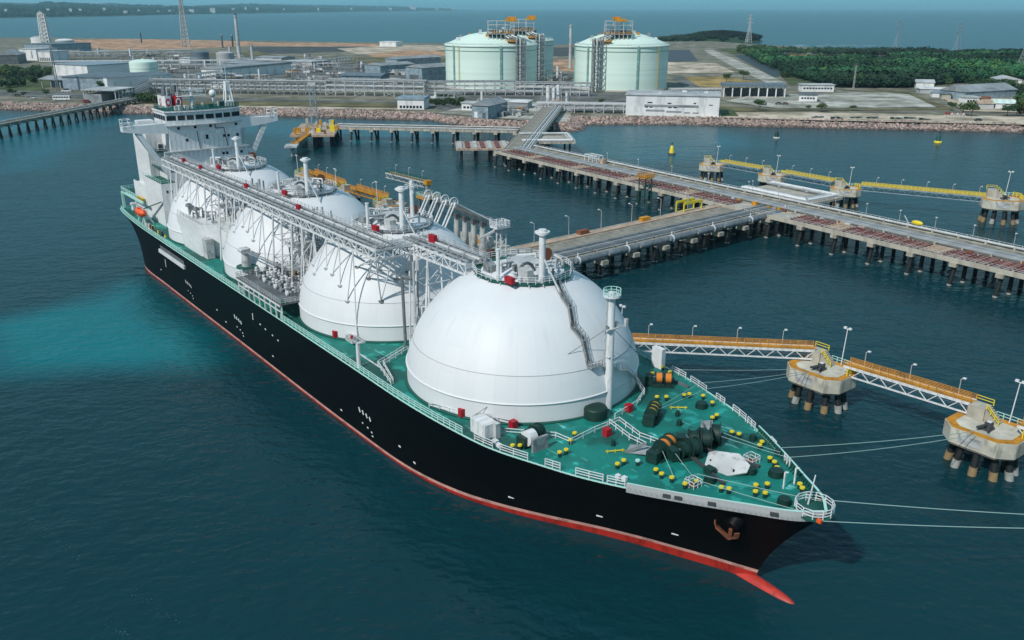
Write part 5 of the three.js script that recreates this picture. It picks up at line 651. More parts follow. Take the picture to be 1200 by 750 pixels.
// ---------------------------------------------------------------- shore
const G0 = 4;                                                        // level of the land
const shoreW = [[-1600, -830], [-900, -780], [-418, -724], [-291, -694], [-176, -677], [-60, -652], [-42, -630], [-18, -610], [26, -594], [43, -590], [49, -600], [53, -626], [121, -626], [230, -607], [341, -586], [900, -500], [1700, -420]];
const shoreT = [[-1600, -850], [-905, -800], [-424, -743], [-297, -712], [-181, -694], [-64, -669], [-49, -644], [-22, -624], [22, -608], [38, -606], [40, -612], [42, -643], [121, -641], [231, -621], [343, -600], [902, -514], [1700, -434]];
const backEdge = [[1700, -1350], [1100, -1420], [860, -1520], [700, -1640], [560, -1900], [470, -2160], [250, -2120], [70, -1930], [-150, -2030], [-420, -2120], [-700, -2230], [-1150, -2400], [-1700, -2450]];
{
  const g = mb().sheet([...shoreT, ...backEdge], G0); const l = g.build('ground', M.soil, scene, 'structure'); l.userData.label = 'flat reclaimed land behind the rock wall';
  const e = mb(), B = [shoreT[shoreT.length - 1], ...backEdge, shoreT[0]]; for (let i = 0; i + 1 < B.length; i++) { const a = B[i], b = B[i + 1]; e.quad([a[0], -2, a[1]], [b[0], -2, b[1]], [b[0], G0, b[1]], [a[0], G0, a[1]]); } e.build('shore_bank', M.soil, scene, 'structure').userData.label = 'earth bank along the far side of the land';
  const s = mb(); for (let i = 0; i + 1 < shoreW.length; i++) { const a = shoreW[i], b = shoreW[i + 1], c = shoreT[i + 1], d = shoreT[i]; s.quad([a[0], -1.2, a[1]], [b[0], -1.2, b[1]], [c[0], G0 - 0.02, c[1]], [d[0], G0 - 0.02, d[1]]); }
  s.build('rock_revetment', mat(0.16, 0.12, 0.105, 0.95, { map: SOIL }), scene, 'structure').userData.label = 'sloping rock wall along the shore';
  // armour stones
  const rg = new THREE.IcosahedronGeometry(1, 0); { const p = rg.attributes.position; for (let i = 0; i < p.count; i++) { const x = p.getX(i), y = p.getY(i), z = p.getZ(i), k = 0.75 + 0.5 * hash(Math.round(x * 50), Math.round(y * 50 + z * 130), 7); p.setXYZ(i, x * k, y * k, z * k); } rg.computeVertexNormals(); }
  const list = []; seed = 321;
  for (let i = 0; i + 1 < shoreW.length; i++) { const a = shoreW[i], b = shoreW[i + 1], c = shoreT[i + 1], d = shoreT[i], L = Math.hypot(b[0] - a[0], b[1] - a[1]), vis = a[0] > -520 && b[0] < 420 || i === 2 || i === 13; const n = Math.round(L * (vis ? 13 : 2.5)); for (let k = 0; k < n; k++) { const u = R(), v = R() * 1.06 - 0.02; const x0 = a[0] + (b[0] - a[0]) * u, z0 = a[1] + (b[1] - a[1]) * u, x1 = d[0] + (c[0] - d[0]) * u, z1 = d[1] + (c[1] - d[1]) * u; list.push([x0 + (x1 - x0) * v, -1.2 + (G0 + 1.2) * v + 0.15, z0 + (z1 - z0) * v, v]); } }
  const im = new THREE.InstancedMesh(rg, M.rock, list.length), q = new THREE.Quaternion(), m4 = new THREE.Matrix4(), sc = new THREE.Vector3(), ps = new THREE.Vector3(), eu = new THREE.Euler(), col = new THREE.Color();
  list.forEach((p, i) => { const r = rr(0.5, 1.25); eu.set(rr(0, 6), rr(0, 6), rr(0, 6)); m4.compose(ps.set(p[0], p[1], p[2]), q.setFromEuler(eu), sc.set(r * rr(0.8, 1.3), r * rr(0.7, 1), r * rr(0.8, 1.3))); im.setMatrixAt(i, m4); const t = R(), k = rr(0.35, 1.2) * (p[3] < 0.22 + 0.1 * R() ? 0.42 : 1); col.setRGB((0.30 + 0.18 * t) * k, (0.25 + 0.09 * t) * k, (0.235 + 0.05 * t) * k); im.setColorAt(i, col); });
  im.name = 'armour_stones'; im.castShadow = im.receiveShadow = true; im.userData = { kind: 'stuff', label: 'pinkish grey armour stones piled along the shore', category: 'rocks' }; scene.add(im);
}
let lift = G0;
function patch(name, label, m, pts) { lift += 0.015; const o = mb().sheet(pts.map(([u, v]) => xz(u, v, G0)), lift).build(name, m, scene, 'structure'); o.userData.label = label; return o; }
// sandy fields and bare land at the back, nearest last
patch('sand_field', 'orange bare earth behind the left stacks', M.sand, [[75, 47], [150, 45.5], [232, 47], [300, 49], [290, 54], [225, 57], [140, 58.5], [84, 55]]);
patch('sand_field', 'long orange strip of bare earth left of the pale tanks', M.sand, [[282, 49.5], [400, 50.5], [524, 54], [524, 56], [420, 55], [300, 54]]);
patch('mud_flat', 'dark grey mud flat behind the process area', M.mud, [[296, 55], [430, 54.5], [420, 60], [330, 63], [290, 62]]);
patch('sand_field', 'pale sandy ground before the far shore', M.paleSand, [[395, 57], [470, 52.5], [525, 53.5], [524, 58], [470, 62], [420, 64]]);
patch('sand_field', 'orange earth field beside the left pale tank', M.sand, [[430, 64], [475, 58.5], [524, 60], [524, 66], [440, 68]]);
patch('grass_strip', 'olive grass strip behind the grey sheds', M.olive, [[350, 66], [440, 67], [524, 68], [524, 74], [420, 74]]);
patch('sand_field', 'orange earth beside the grey sheds', M.sand, [[478, 76], [524, 74], [524, 90], [500, 88]]);
patch('sand_field', 'orange sandy strip between the pale tanks', M.sand, [[640, 70], [676, 70], [690, 84], [640, 84]]);
patch('mud_flat', 'dark flat ground behind the gap between the pale tanks', M.mud, [[636, 56], [700, 55], [700, 65], [640, 66]]);
patch('pond', 'dark blue settling pond right of the pale tanks', mat(0.05, 0.06, 0.075, 0.7), [[775, 59], [808, 58.5], [818, 72], [778, 72]]);
patch('sand_field', 'pale pinkish sand yard right of the pale tanks', M.paleSand, [[772, 73], [838, 73.5], [862, 85], [778, 86.5]]);
patch('grass_field', 'golden dry grass field before the sand yard', M.gold, [[802, 90.5], [848, 89.5], [900, 98], [880, 105.5], [810, 106]]);
patch('access_road', 'straight pale road beside the drainage canal', M.yard, [[824, 59], [836, 58.5], [880, 78], [922, 98], [906, 101], [862, 80]]);
patch('canal', 'dark drainage canal beside the straight road', mat(0.03, 0.045, 0.05, 0.6), [[860, 65], [878, 64], [925, 86], [908, 91]]);
patch('grass_field', 'grassy canal bank between canal and forest', M.grass, [[840, 57], [862, 57], [1010, 100], [925, 99], [916, 90], [926, 87], [880, 63], [858, 64]]);
patch('sand_field', 'tan clearing among the far trees', M.gold, [[905, 63], [1035, 67], [1030, 73.5], [925, 70]]);
patch('sand_field', 'olive and tan patchy ground among the process plant', M.olive, [[150, 70], [300, 60], [330, 66], [220, 76], [160, 78]]);
patch('grass_field', 'green lawn at the left edge', M.grass, [[-60, 84], [60, 83], [62, 100], [40, 108], [-60, 110]]);
patch('asphalt_yard', 'grey paved plant area behind the pipe racks', M.asphalt, [[60, 70], [320, 66], [520, 86], [524, 104], [180, 106], [100, 104], [70, 90]]);
patch('asphalt_yard', 'grey paved yard in front of the pale tanks', M.asphalt, [[520, 100], [660, 96], [790, 112], [728, 134], [640, 128], [560, 136], [512, 128]]);
patch('shore_road', 'grey coast road along the left rock wall', M.asphalt, [[-80, 103], [180, 112], [330, 117], [520, 121], [520, 127], [330, 122], [180, 118], [-80, 110]]);
patch('grass_verge', 'dry olive grass verge along the coast road', M.olive, [[170, 119], [330, 119.5], [500, 122], [470, 126], [330, 124.5], [170, 122]]);
patch('shore_path', 'pale sandy path on top of the left rock wall', M.paleSand, [[170, 122.5], [330, 125], [470, 127], [470, 129.5], [330, 127.5], [170, 124.5]]);
patch('dock_apron', 'worn concrete apron at the root of the jetties', M.yard, [[512, 133], [560, 122], [650, 120], [672, 130], [664, 143], [640, 144], [606, 141], [560, 137], [530, 134]]);
patch('parking_yard', 'wide pale concrete yard with worn markings', M.yard, [[850, 119], [880, 112], [1035, 108], [1065, 111], [1098, 126], [910, 127.5]]);
patch('grass_verge', 'brown dry grass around the parking yard', M.olive, [[985, 106], [1062, 107], [1118, 129], [840, 131], [842, 124], [905, 129], [1102, 127.2], [1062, 109.5]]);
patch('shore_road', 'pale concrete shore road along the right rock wall', M.paleSand, [[845, 131.5], [1010, 133], [1260, 139], [1260, 148], [1000, 142.5], [790, 137.5], [842, 137]]);
patch('grass_verge', 'green lawn beside the white hall', M.grass, [[842, 127], [858, 128], [866, 137], [846, 137]]);
patch('asphalt_lane', 'grey lane beside the right pale tank', M.asphalt, [[786, 90], [800, 90], [836, 112], [812, 112]]);
patch('village_ground', 'dusty ground among the village roofs', M.paleSand, [[1085, 104], [1240, 96], [1270, 134], [1130, 131]]);

// ---- pale full-containment tanks
const TR = 45, TH = 41;
function lngTank(label, x, z, tower) {
  const o = thing('storage_tank', label, 'storage tank', [x, G0 + 0.3, z], 0), P = (t, r, h) => [r * Math.sin(t), h, r * Math.cos(t)];
  const w = mb().rev([[TR, 0], [TR, TH]], [0, 0, 0], 96).build('tank_wall', M.mint, o); mb().rev([[TR, TH - 5.5], [TR + 0.4, TH - 5.4], [TR + 0.4, TH - 5.0], [TR, TH - 4.9]], [0, 0, 0], 96).build('stiffening_ring', M.mintDark, w); mb().rev([[TR, TH - 1.6], [TR + 0.9, TH - 1.4], [TR + 0.9, TH + 0.2], [TR - 1, TH + 0.3]], [0, 0, 0], 96).build('ring_beam', M.mint, w); mb().rev([[TR + 1.5, -0.2], [TR + 1.5, 1.2], [TR, 1.25]], [0, 0, 0], 96).build('base_slab', M.conc, w);
  const prof = []; for (let j = 0; j <= 14; j++) { const f = j / 14; prof.push([(TR - 0.9) * (1 - f), TH + 0.2 + 11 * (1 - (1 - f) ** 2)]); } prof[14][0] = 0.01; mb().rev(prof, [0, 0, 0], 96).build('dome_roof', M.mint, o);
  for (const t of [-0.88, 0.22, 0.2 + 1.57, 2.4, 3.6, 4.6]) { const q = P(t, TR + 0.5, 0), n = [Math.sin(t), 0, Math.cos(t)], tg = [Math.cos(t), 0, -Math.sin(t)]; mb().obox([q[0], TH / 2, q[2]], mul(tg, 0.9), [0, TH / 2 - 0.2, 0], mul(n, 0.6)).build('buttress', M.mintDark, o); }
  for (const t of [-0.72, 0.72]) { const g = mb(), a = P(t, TR + 0.9, 0); for (const q of [-0.6, 0.6]) g.bar([a[0] + q, 0, a[2]], [a[0] + q, TH, a[2]], 0.22); for (let h = 1; h < TH; h += 1.6) g.bar([a[0] - 0.6, h, a[2]], [a[0] + 0.6, h, a[2]], 0.16); g.build('ladder', M.ropeYellow, o); }
  const pts = []; for (let j = 0; j <= 40; j++) pts.push(P(j / 40 * 6.2832, TR - 0.6, TH + 0.3)); mb().rail(pts, { h: 1.4, t: 0.22, step: 3.5 }).build('roof_railing', M.offwhite, o);
  // roof platform: grid of short columns, deck, frame and hoist
  const c = tower > 0 ? 10 : -7, pz = 24; const pl = mb().box(c - 13, TH + 9.6, pz - 9, c + 13, TH + 10.3, pz + 9).build('roof_platform', M.grey, o); for (let i = 0; i < 7; i++) for (const q of [-8, 0, 8.6]) mb().bar([c - 12 + i * 4, TH + 3, pz + q], [c - 12 + i * 4, TH + 9.6, pz + q], 0.55).build('column', M.offwhite, pl);
  mb().rail([[c - 13, TH + 10.3, pz + 9], [c + 13, TH + 10.3, pz + 9], [c + 13, TH + 10.3, pz - 9], [c - 13, TH + 10.3, pz - 9], [c - 13, TH + 10.3, pz + 9]], { h: 1.5, t: 0.26, step: 2.6 }).build('railing', M.amber, pl);
  const fr = mb(), hx = [c - 12.4, c - 4, c + 4, c + 12.4]; for (const x2 of hx) for (const q of [-7, 7]) fr.bar([x2, TH + 10, pz + q], [x2, TH + 22, pz + q], 0.6); for (const h of [14, 18, 21.6]) for (const q of [-7, 7]) fr.bar([hx[0], TH + h, pz + q], [hx[3], TH + h, pz + q], 0.45); fr.build('pump_frame', M.offwhite, pl); mb().box(c + 4 * tower, TH + 21, pz - 8, c + 4 * tower + 11, TH + 23.4, pz + 8).box(c + 6 * tower, TH + 23.4, pz - 3, c + 6 * tower + 8, TH + 25.4, pz + 3).build('hoist', M.amber, pl); mb().box(c - 11, TH + 13, pz - 6, c + 11, TH + 13.5, pz + 6).box(c - 10, TH + 17.4, pz - 5, c + 2, TH + 17.9, pz + 5).build('upper_floor', M.mid, pl); for (let i = 0; i < 9; i++) mb().cyl([c - 10 + i * 2.4, TH + 10.3, pz + (i % 3) * 3 - 3], [c - 10 + i * 2.4, TH + 12 + (i % 4), pz + (i % 3) * 3 - 3], 0.6, 0.6, 7).build('pump_head', [M.white, M.grey, M.amber][i % 3], pl);
  for (let i = 0; i < 14; i++) { const t = i * 0.45 + 0.3, r2 = 12 + (i * 7) % 26, y = TH + 0.2 + 11 * (1 - (r2 / (TR - 0.9)) ** 2); mb().box(r2 * Math.sin(t) - 1.4, y - 0.4, r2 * Math.cos(t) - 1.2, r2 * Math.sin(t) + 1.4, y + 1.2 + (i % 3), r2 * Math.cos(t) + 1.2).build('roof_nozzle', [M.offwhite, M.amber, M.grey, M.white][i % 4], o); }
  // second roof platform above the pipe tower
  const tt = tower > 0 ? 0.62 : -0.58, q2 = P(tt, TR - 4, 0); mb().box(q2[0] - 8, TH + 3.2, q2[2] - 6, q2[0] + 8, TH + 4, q2[2] + 6).rail([[q2[0] - 8, TH + 4, q2[2] + 6], [q2[0] + 8, TH + 4, q2[2] + 6]], { h: 1.6, t: 0.3 }).build('pipe_platform', M.amber, o); for (let i = 0; i < 5; i++) mb().cyl([q2[0] - 6 + i * 2.6, TH + 6 + (i % 2), q2[2] + 3], [c, TH + 11.5, pz], 0.55, 0.55, 7).build('roof_pipe', [M.white, M.offwhite, M.grey][i % 3], o);
  // pipe tower down the wall
  const a = P(tt, TR + 5, 0), tw = mb(); for (const [dx, dz] of [[-5, -3], [5, -3], [-5, 3], [5, 3]]) tw.bar([a[0] + dx, 0, a[2] + dz], [a[0] + dx, TH + 6, a[2] + dz], 0.6); for (let h = 5; h < TH + 6; h += 6) { for (const dz of [-3, 3]) tw.bar([a[0] - 5, h, a[2] + dz], [a[0] + 5, h, a[2] + dz], 0.45).bar([a[0] - 5, h - 5, a[2] + dz], [a[0] + 5, h, a[2] + dz], 0.25); for (const dx of [-5, 5]) tw.bar([a[0] + dx, h, a[2] - 3], [a[0] + dx, h, a[2] + 3], 0.4); } const T = tw.build('pipe_tower', M.grey, o); for (let i = 0; i < 6; i++) mb().cyl([a[0] - 4 + i * 1.6, 0, a[2] + 1 - (i % 2) * 2], [a[0] - 4 + i * 1.6, TH + 7, a[2] + 1 - (i % 2) * 2], 0.55, 0.55, 8).build('riser_pipe', [M.offwhite, M.steel, M.white][i % 3], T);
  return o;
}
lngTank('pale green domed storage tank with roof gantry left of the slim stack', -20.5, -896, 1); lngTank('pale green domed storage tank with roof gantry right of the slim stack', 107, -884, -1); lngTank('pale green storage tank mostly hidden behind the left one', 1, -1012, 1);

// ---- generic buildings
function building(name, label, cat, L, Rr, depth, h, o = {}) {              // L, R: base of the front wall as surveyed [u, v]
  const a = xz(L[0], L[1], G0), b = xz(Rr[0], Rr[1], G0), { L: w, turn } = dir2(a, b), t = thing(name, label, cat, [a[0], lift + 0.05 - 0.0, a[1]], turn, o.group); const wall = o.wall || M.bwhite, roof = o.roof || M.roofBlue; t.position.y = G0 + 0.02;
  if (o.open) { const n = Math.max(2, Math.round(w / (o.bay || 7))); for (let i = 0; i <= n; i++) for (const z of [-0.6, -depth + 0.6]) mb().bar([0.6 + (w - 1.2) * i / n, 0, z], [0.6 + (w - 1.2) * i / n, h, z], o.post || 0.7).build('column', wall, t); mb().box(0.4, 0, -depth + 1, w - 0.4, h * 0.7, -depth * 0.45).build('inner_wall', o.inner || M.bgrey, t); }
  else mb().box(0, 0, -depth, w, h, 0).build('wall', wall, t);
  const e = o.eave ?? 0.8;
  if (o.gable) { const r = o.gable, g = mb(), A = [-e, h, e], B = [w + e, h, e], C = [w + e, h, -depth - e], D = [-e, h, -depth - e]; if (o.ridge === 'x') { const m1 = [-e, h + r, -depth / 2], m2 = [w + e, h + r, -depth / 2]; g.quad(A, B, m2, m1).quad(C, D, m1, m2).tri(B, C, m2).tri(D, A, m1).quad(D, C, B, A); } else { const m1 = [w / 2, h + r, e], m2 = [w / 2, h + r, -depth - e]; g.quad(A, m1, m2, D).quad(m1, B, C, m2).tri(A, B, m1).tri(C, D, m2).quad(D, C, B, A); } g.build('roof', roof, t); }
  else { mb().box(-e, h, -depth - e, w + e, h + (o.rt || 0.7), e).build('roof', roof, t); if (o.clutter) { seed = Math.round(w * 100); for (let i = 0; i < o.clutter; i++) { const x = rr(1, w - 5), z = -rr(2, depth - 4); mb().box(x, h + 0.7, z - 2, x + rr(1.5, 4), h + 0.7 + rr(0.8, 2), z).build('roof_unit', [M.bwhite, M.bgrey][i % 2], t); } } }
  for (const [f0, f1, h0, h1, n, m2] of o.win || []) for (let i = 0; i < n; i++) { const s = (f1 - f0) / n, x0 = w * (f0 + s * (i + 0.16)), x1 = w * (f0 + s * (i + 0.84)); mb().box(x0, h * h0, -0.2, x1, h * h1, 0.06).build('window', m2 || M.glass, t); }
  for (const [f0, f1, h0, h1, m2] of o.band || []) mb().box(w * f0, h * h0, 0.002, w * f1, h * h1, 0.35).build('wall_band', m2 || M.wallBlue, t);
  return t;
}
const GB = M.wallBlue, GR = M.roofBlue;
building('long_hall', 'long white flat roofed hall on the right rock wall', 'building', [733, 135], [842, 137.5], 34, 14.5, { roof: M.bpale, clutter: 5, win: [[0.22, 0.3, 0.62, 0.68, 1], [0.44, 0.5, 0.6, 0.66, 1], [0.72, 0.76, 0.62, 0.68, 1], [0.88, 0.94, 0.56, 0.6, 1], [0.2, 0.3, 0.4, 0.45, 2], [0.45, 0.56, 0.4, 0.45, 2], [0.62, 0.8, 0.16, 0.2, 2]], band: [[0.2, 0.78, 0.46, 0.56, M.bgrey], [0.22, 0.42, 0.24, 0.31, M.bgrey], [0.44, 0.6, 0.2, 0.27, M.bgrey]] });
building('open_shed', 'long open sided shed with dark roof and white columns', 'building', [847, 113.5], [920, 114.5], 24, 8.6, { open: true, wall: M.bwhite, inner: M.mid, bay: 8, post: 1.0, rt: 2.2, roof: GR });
building('office_block', 'low white office beyond the parking yard', 'building', [939, 107.5], [977, 107.8], 14, 6, { roof: M.bpale, win: [[0.04, 0.96, 0.4, 0.66, 10]] }); building('gate_house', 'small white gate house on the parking yard', 'building', [936, 119], [957, 119.6], 14, 5.5, { roof: M.mid, win: [[0.1, 0.9, 0.4, 0.66, 5]] });
building('control_house', 'white and blue control house on the left rock wall', 'building', [466, 128], [497, 128.5], 18, 7.5, { wall: M.bwhite, roof: GB, rt: 1.6, win: [[0.06, 0.94, 0.12, 0.38, 7]] });
building('gabled_shed', 'grey gabled shed beside the jetty root', 'building', [553, 139.5], [572, 140.5], 34, 9.5, { wall: GB, roof: M.bgrey, gable: 3.5, win: [[0.1, 0.4, 0, 0.55, 1, M.bwhite], [0.6, 0.9, 0, 0.5, 1, M.mid]] }); building('flat_kiosk', 'small white kiosk left of the grey gabled shed', 'building', [541, 129.5], [556, 130], 12, 5.5, { roof: M.bpale, win: [[0.1, 0.9, 0.3, 0.6, 3]] });
building('long_low_shed', 'white roofed low shed behind the jetty root', 'building', [583, 127], [618, 128], 16, 5, { wall: M.bgrey, roof: M.bwhite }); 
building('grey_hall', 'big grey gabled hall with open end left of the pale tank', 'building', [476, 97], [495, 98.5], 60, 16, { wall: GB, roof: M.bgrey, gable: 3, win: [[0.1, 0.9, 0.05, 0.55, 1, M.mid]] }); building('grey_hall', 'grey hall with vertical panels behind the open ended hall', 'building', [452, 82], [466, 83], 74, 14, { wall: GB, roof: M.bgrey, gable: 2.5, win: [[0.1, 0.9, 0.1, 0.8, 3, M.bpale]] }); building('grey_hall', 'narrow grey hall with a row of small white vents', 'building', [428, 87], [446, 88.5], 52, 11, { wall: GB, roof: M.bgrey, gable: 2.5 });
building('substation', 'low dark blue roofed substation before the grey halls', 'building', [400, 96.5], [446, 97.5], 26, 7, { wall: GB, roof: GR, gable: 2.5, ridge: 'x', eave: 1.5 });
building('warehouse', 'white and blue warehouse with tall flat wall at left', 'building', [64, 90], [104, 92.5], 60, 14, { wall: M.bwhite, roof: GB }); building('warehouse', 'white gabled warehouse beside the left jetty root', 'building', [102, 103], [127, 106.5], 66, 12, { wall: M.bwhite, roof: GR, gable: 2 }); building('workshop', 'blue grey workshop joined to the left warehouse', 'building', [128, 106], [172, 100], 50, 11.5, { wall: GB, roof: GR, rt: 1 });
building('pavilion', 'grey open pavilion with wide roof by the coast road', 'building', [49, 102.5], [82, 104], 22, 8, { open: true, wall: M.bpale, inner: GB, gable: 3, ridge: 'x', eave: 2, bay: 14, roof: M.bgrey });
building('jetty_station', 'grey open framed station at the root of the left jetty', 'building', [137, 121], [160, 117], 30, 10, { open: true, wall: M.bpale, inner: M.bgrey, bay: 5, roof: M.bpale });
building('plant_block', 'white plant block with tall door at the far left', 'building', [24, 70.5], [44, 71], 40, 16, { wall: M.bwhite, roof: M.bpale, win: [[0.2, 0.24, 0.2, 0.8, 1, M.mid], [0.7, 0.76, 0.2, 0.8, 1, M.mid]] }); building('plant_block', 'small white plant block right of the tall door block', 'building', [46, 72], [60, 72.4], 34, 14, { wall: M.bwhite, roof: M.bpale, win: [[0.05, 0.95, 0.05, 0.4, 6, M.mid]] }); building('plant_block', 'grey blue plant hall at the foot of the thick white tower', 'building', [30, 62], [62, 63], 80, 15, { wall: GB, roof: GR }); building('plant_block', 'low dark plant hall at the left edge', 'building', [-8, 75.5], [22, 75], 60, 12, { wall: M.mid, roof: M.bgrey, gable: 6 });
building('plant_hall', 'white ended grey hall above the long pipe rack', 'building', [237, 93], [262, 94], 120, 11, { wall: M.bwhite, roof: M.bgrey, rt: 2 }); building('plant_hall', 'long grey roofed hall behind the white ended hall', 'building', [262, 82], [292, 84], 60, 9, { wall: GB, roof: M.bgrey, gable: 3, ridge: 'x' }); building('plant_hall', 'small white box building left of the grey round tank', 'building', [211, 76], [223, 76], 20, 9, { wall: M.bwhite, roof: M.bpale }); building('plant_hall', 'white cabin under the long pipe rack', 'building', [246, 104], [260, 104.4], 10, 5, { wall: M.bwhite, roof: M.bpale }); building('plant_hall', 'pale roofed pump house by the slim chimneys', 'building', [300, 74], [330, 75], 30, 8, { wall: M.bpale, roof: M.bgrey, gable: 2, ridge: 'x' }); building('plant_hall', 'pale flat plant building right of the chimneys', 'building', [332, 81], [366, 82.5], 36, 10, { wall: M.bpale, roof: M.bpale });
building('plant_hall', 'white box on the far sand strip', 'building', [445, 54.5], [464, 54.8], 30, 9, { wall: M.bwhite, roof: M.bwhite }); 
building('village_house', 'large grey gabled village hall among the right trees', 'house', [1130, 118], [1190, 114.5], 26, 7, { wall: GB, roof: M.bgrey, gable: 5, ridge: 'x' }); building('village_house', 'white fronted house before the grey village hall', 'house', [1131, 121], [1147, 121], 12, 4.5, { wall: M.bwhite, roof: M.bpale, win: [[0.1, 0.9, 0.2, 0.6, 4]] }); building('village_house', 'white gabled house with chimney posts near the yard corner', 'house', [1073, 104], [1094, 104.5], 18, 6, { wall: M.bwhite, roof: M.bpale, gable: 2.5, ridge: 'x' }); building('village_house', 'long pale flat roofed row behind the yard corner', 'house', [1078, 109.5], [1116, 110], 14, 4, { wall: M.bpale, roof: M.bwhite }); building('village_house', 'blue roofed low house in the village', 'house', [1092, 114], [1112, 114.5], 12, 4, { wall: M.bwhite, roof: GB, gable: 2 }); building('village_house', 'cream walled house in the village', 'house', [1103, 116.5], [1114, 116.8], 12, 4.5, { wall: M.conc, roof: GR, gable: 2 }); building('village_house', 'white roofed house at the right edge among trees', 'house', [1168, 103], [1196, 103.5], 26, 8, { wall: M.bwhite, roof: M.bpale, gable: 3 }); building('village_house', 'white house with pale green roof right of the village hall', 'house', [1166, 128], [1190, 128.5], 16, 4.5, { wall: M.bwhite, roof: M.mint, gable: 2.5, ridge: 'x' }); building('village_house', 'tan roofed shed below the village hall', 'house', [1146, 127.5], [1164, 128], 14, 4, { wall: M.bpale, roof: M.concPink, gable: 2, ridge: 'x' }); building('village_house', 'terracotta shed beside the village hall door', 'house', [1149, 120.5], [1160, 120.8], 8, 4, { wall: M.concPink, roof: M.rust });
building('village_house', 'small white house deep in the trees', 'house', [1137, 94], [1146, 94.2], 12, 5, { wall: M.bwhite, roof: M.bpale, gable: 2 }); building('village_house', 'white roofed house by the forest road', 'house', [1160, 91], [1172, 91.3], 14, 5, { wall: M.bwhite, roof: M.bwhite, gable: 2 });

// ---- round tanks, stacks, towers
function roundTank(label, u, v, r, h, m, roof) { const p = at(u, v, G0), o = thing('round_tank', label, 'tank', [p[0], G0, p[2] - r]); mb().rev([[r, 0], [r, h]], [0, 0, 0], 40).build('tank_wall', m, o); mb().rev([[r, h], [r * 0.6, h + r * 0.14], [0.01, h + r * 0.18]], [0, 0, 0], 40).build('tank_roof', roof || m, o); mb().rev([[r, h * 0.6], [r + 0.25, h * 0.61], [r, h * 0.63]], [0, 0, 0], 40).build('wind_girder', M.bpale, o); }
roundTank('pale green round tank behind the left warehouse', 164, 93, 15, 18, M.mint, M.mint); roundTank('slate grey round tank behind the pipe racks', 232, 79, 12, 19, M.roofBlue, M.roofBlue); roundTank('white ribbed round tank right of the slate grey one', 262, 79, 11.5, 18, M.bpale, M.bpale); roundTank('white round tank at the foot of the thick tower', 43, 51, 20, 12, M.bwhite, M.bpale); roundTank('grey white round tank right of the thick tower', 72, 57, 17, 15, M.bpale, M.bwhite);
function stack(label, u, v, r0, r1, h, bands, cat = 'chimney') { const p = at(u, v, G0), o = thing('chimney', label, cat, [p[0], G0, p[2]]); mb().cyl([0, 0, 0], [0, h, 0], r0, r1, 14).build('shaft', M.bpale, o); for (const [a, b, m2] of bands) mb().cyl([0, h * a, 0], [0, h * b, 0], r0 + (r1 - r0) * a + 0.25, r0 + (r1 - r0) * b + 0.25, 14).build('band', m2, o); return o; }
stack('slim grey stack standing between the pale tanks', 668, 80, 2.1, 1.8, 54, [[0.93, 0.97, M.bgrey]]); stack('tall slim white chimney right of the round tanks', 280.5, 67, 3.2, 2.2, 66, [[0.9, 0.93, M.bgrey], [0.97, 1, M.mid]]); stack('short white chimney left of the tall slim one', 270.5, 71, 2.2, 2.0, 20, []); stack('short white chimney right of the tall slim one', 296, 70, 2.2, 1.9, 21, []); stack('short dark chimney on the sand strip', 261, 56, 1.6, 1.4, 26, [[0, 0.9, M.mid]]); stack('thin dark chimney beside the sand strip', 273, 55, 1.4, 1.3, 24, [[0, 0.9, M.dark]]); stack('dark leaning looking derrick pole on the left field', 166, 50, 1.4, 0.8, 22, [[0, 1, M.dark]]);
function lattice(name, label, p, wb, wt, h, n, m, o = {}) { const t = thing(name, label, o.cat || 'pylon', [p[0], G0, p[2]], o.turn || 0.3, o.group), g = mb(), W = (y) => wb + (wt - wb) * Math.min(1, y / (h * (o.waist || 1))), th = o.th || 0.35; const C = [[-1, -1], [1, -1], [1, 1], [-1, 1]]; for (let i = 0; i < n; i++) { const y0 = h * i / n, y1 = h * (i + 1) / n, a = W(y0) / 2, b = W(y1) / 2; for (let k = 0; k < 4; k++) { const c = C[k], d = C[(k + 1) % 4]; g.bar([c[0] * a, y0, c[1] * a], [c[0] * b, y1, c[1] * b], th * 1.5).bar([c[0] * a, y0, c[1] * a], [d[0] * b, y1, d[1] * b], th).bar([c[0] * b, y1, c[1] * b], [d[0] * b, y1, d[1] * b], th); } } g.build('lattice_body', m, t); for (const [f, L] of o.arms || []) mb().bar([-L, h * f, 0], [L, h * f, 0], th * 2.2, th * 2.2).bar([-L, h * f, 0], [0, h * f + L * 0.35, 0], th).bar([L, h * f, 0], [0, h * f + L * 0.35, 0], th).build('cross_arm', m, t); if (o.core) mb().cyl([0, 0, 0], [0, h + 4, 0], 1.1, 0.9, 8).build('flare_pipe', o.core, t); return t; }
const PA = { arms: [[0.97, 4], [0.84, 7], [0.71, 8.5]], waist: 0.65 };
lattice('power_pylon', 'lattice power pylon beside the dark wooded headland', at(877, 50, G0), 11, 2.2, 60, 10, M.bpale, { ...PA, th: 0.5 }); lattice('power_pylon', 'faint lattice pylon against the sea above the forest', at(1050, 60.5, G0), 11, 2.2, 54, 10, M.wallBlue, { ...PA, th: 0.28 }); lattice('power_pylon', 'faint lattice pylon above the forest left of the edge one', at(1120, 65.5, G0), 11, 2.2, 52, 10, M.wallBlue, { ...PA, th: 0.28 }); lattice('power_pylon', 'lattice pylon cut by the right edge above the village', at(1197, 88, G0), 13, 2.4, 50, 10, M.bgrey, { ...PA, th: 0.35 });
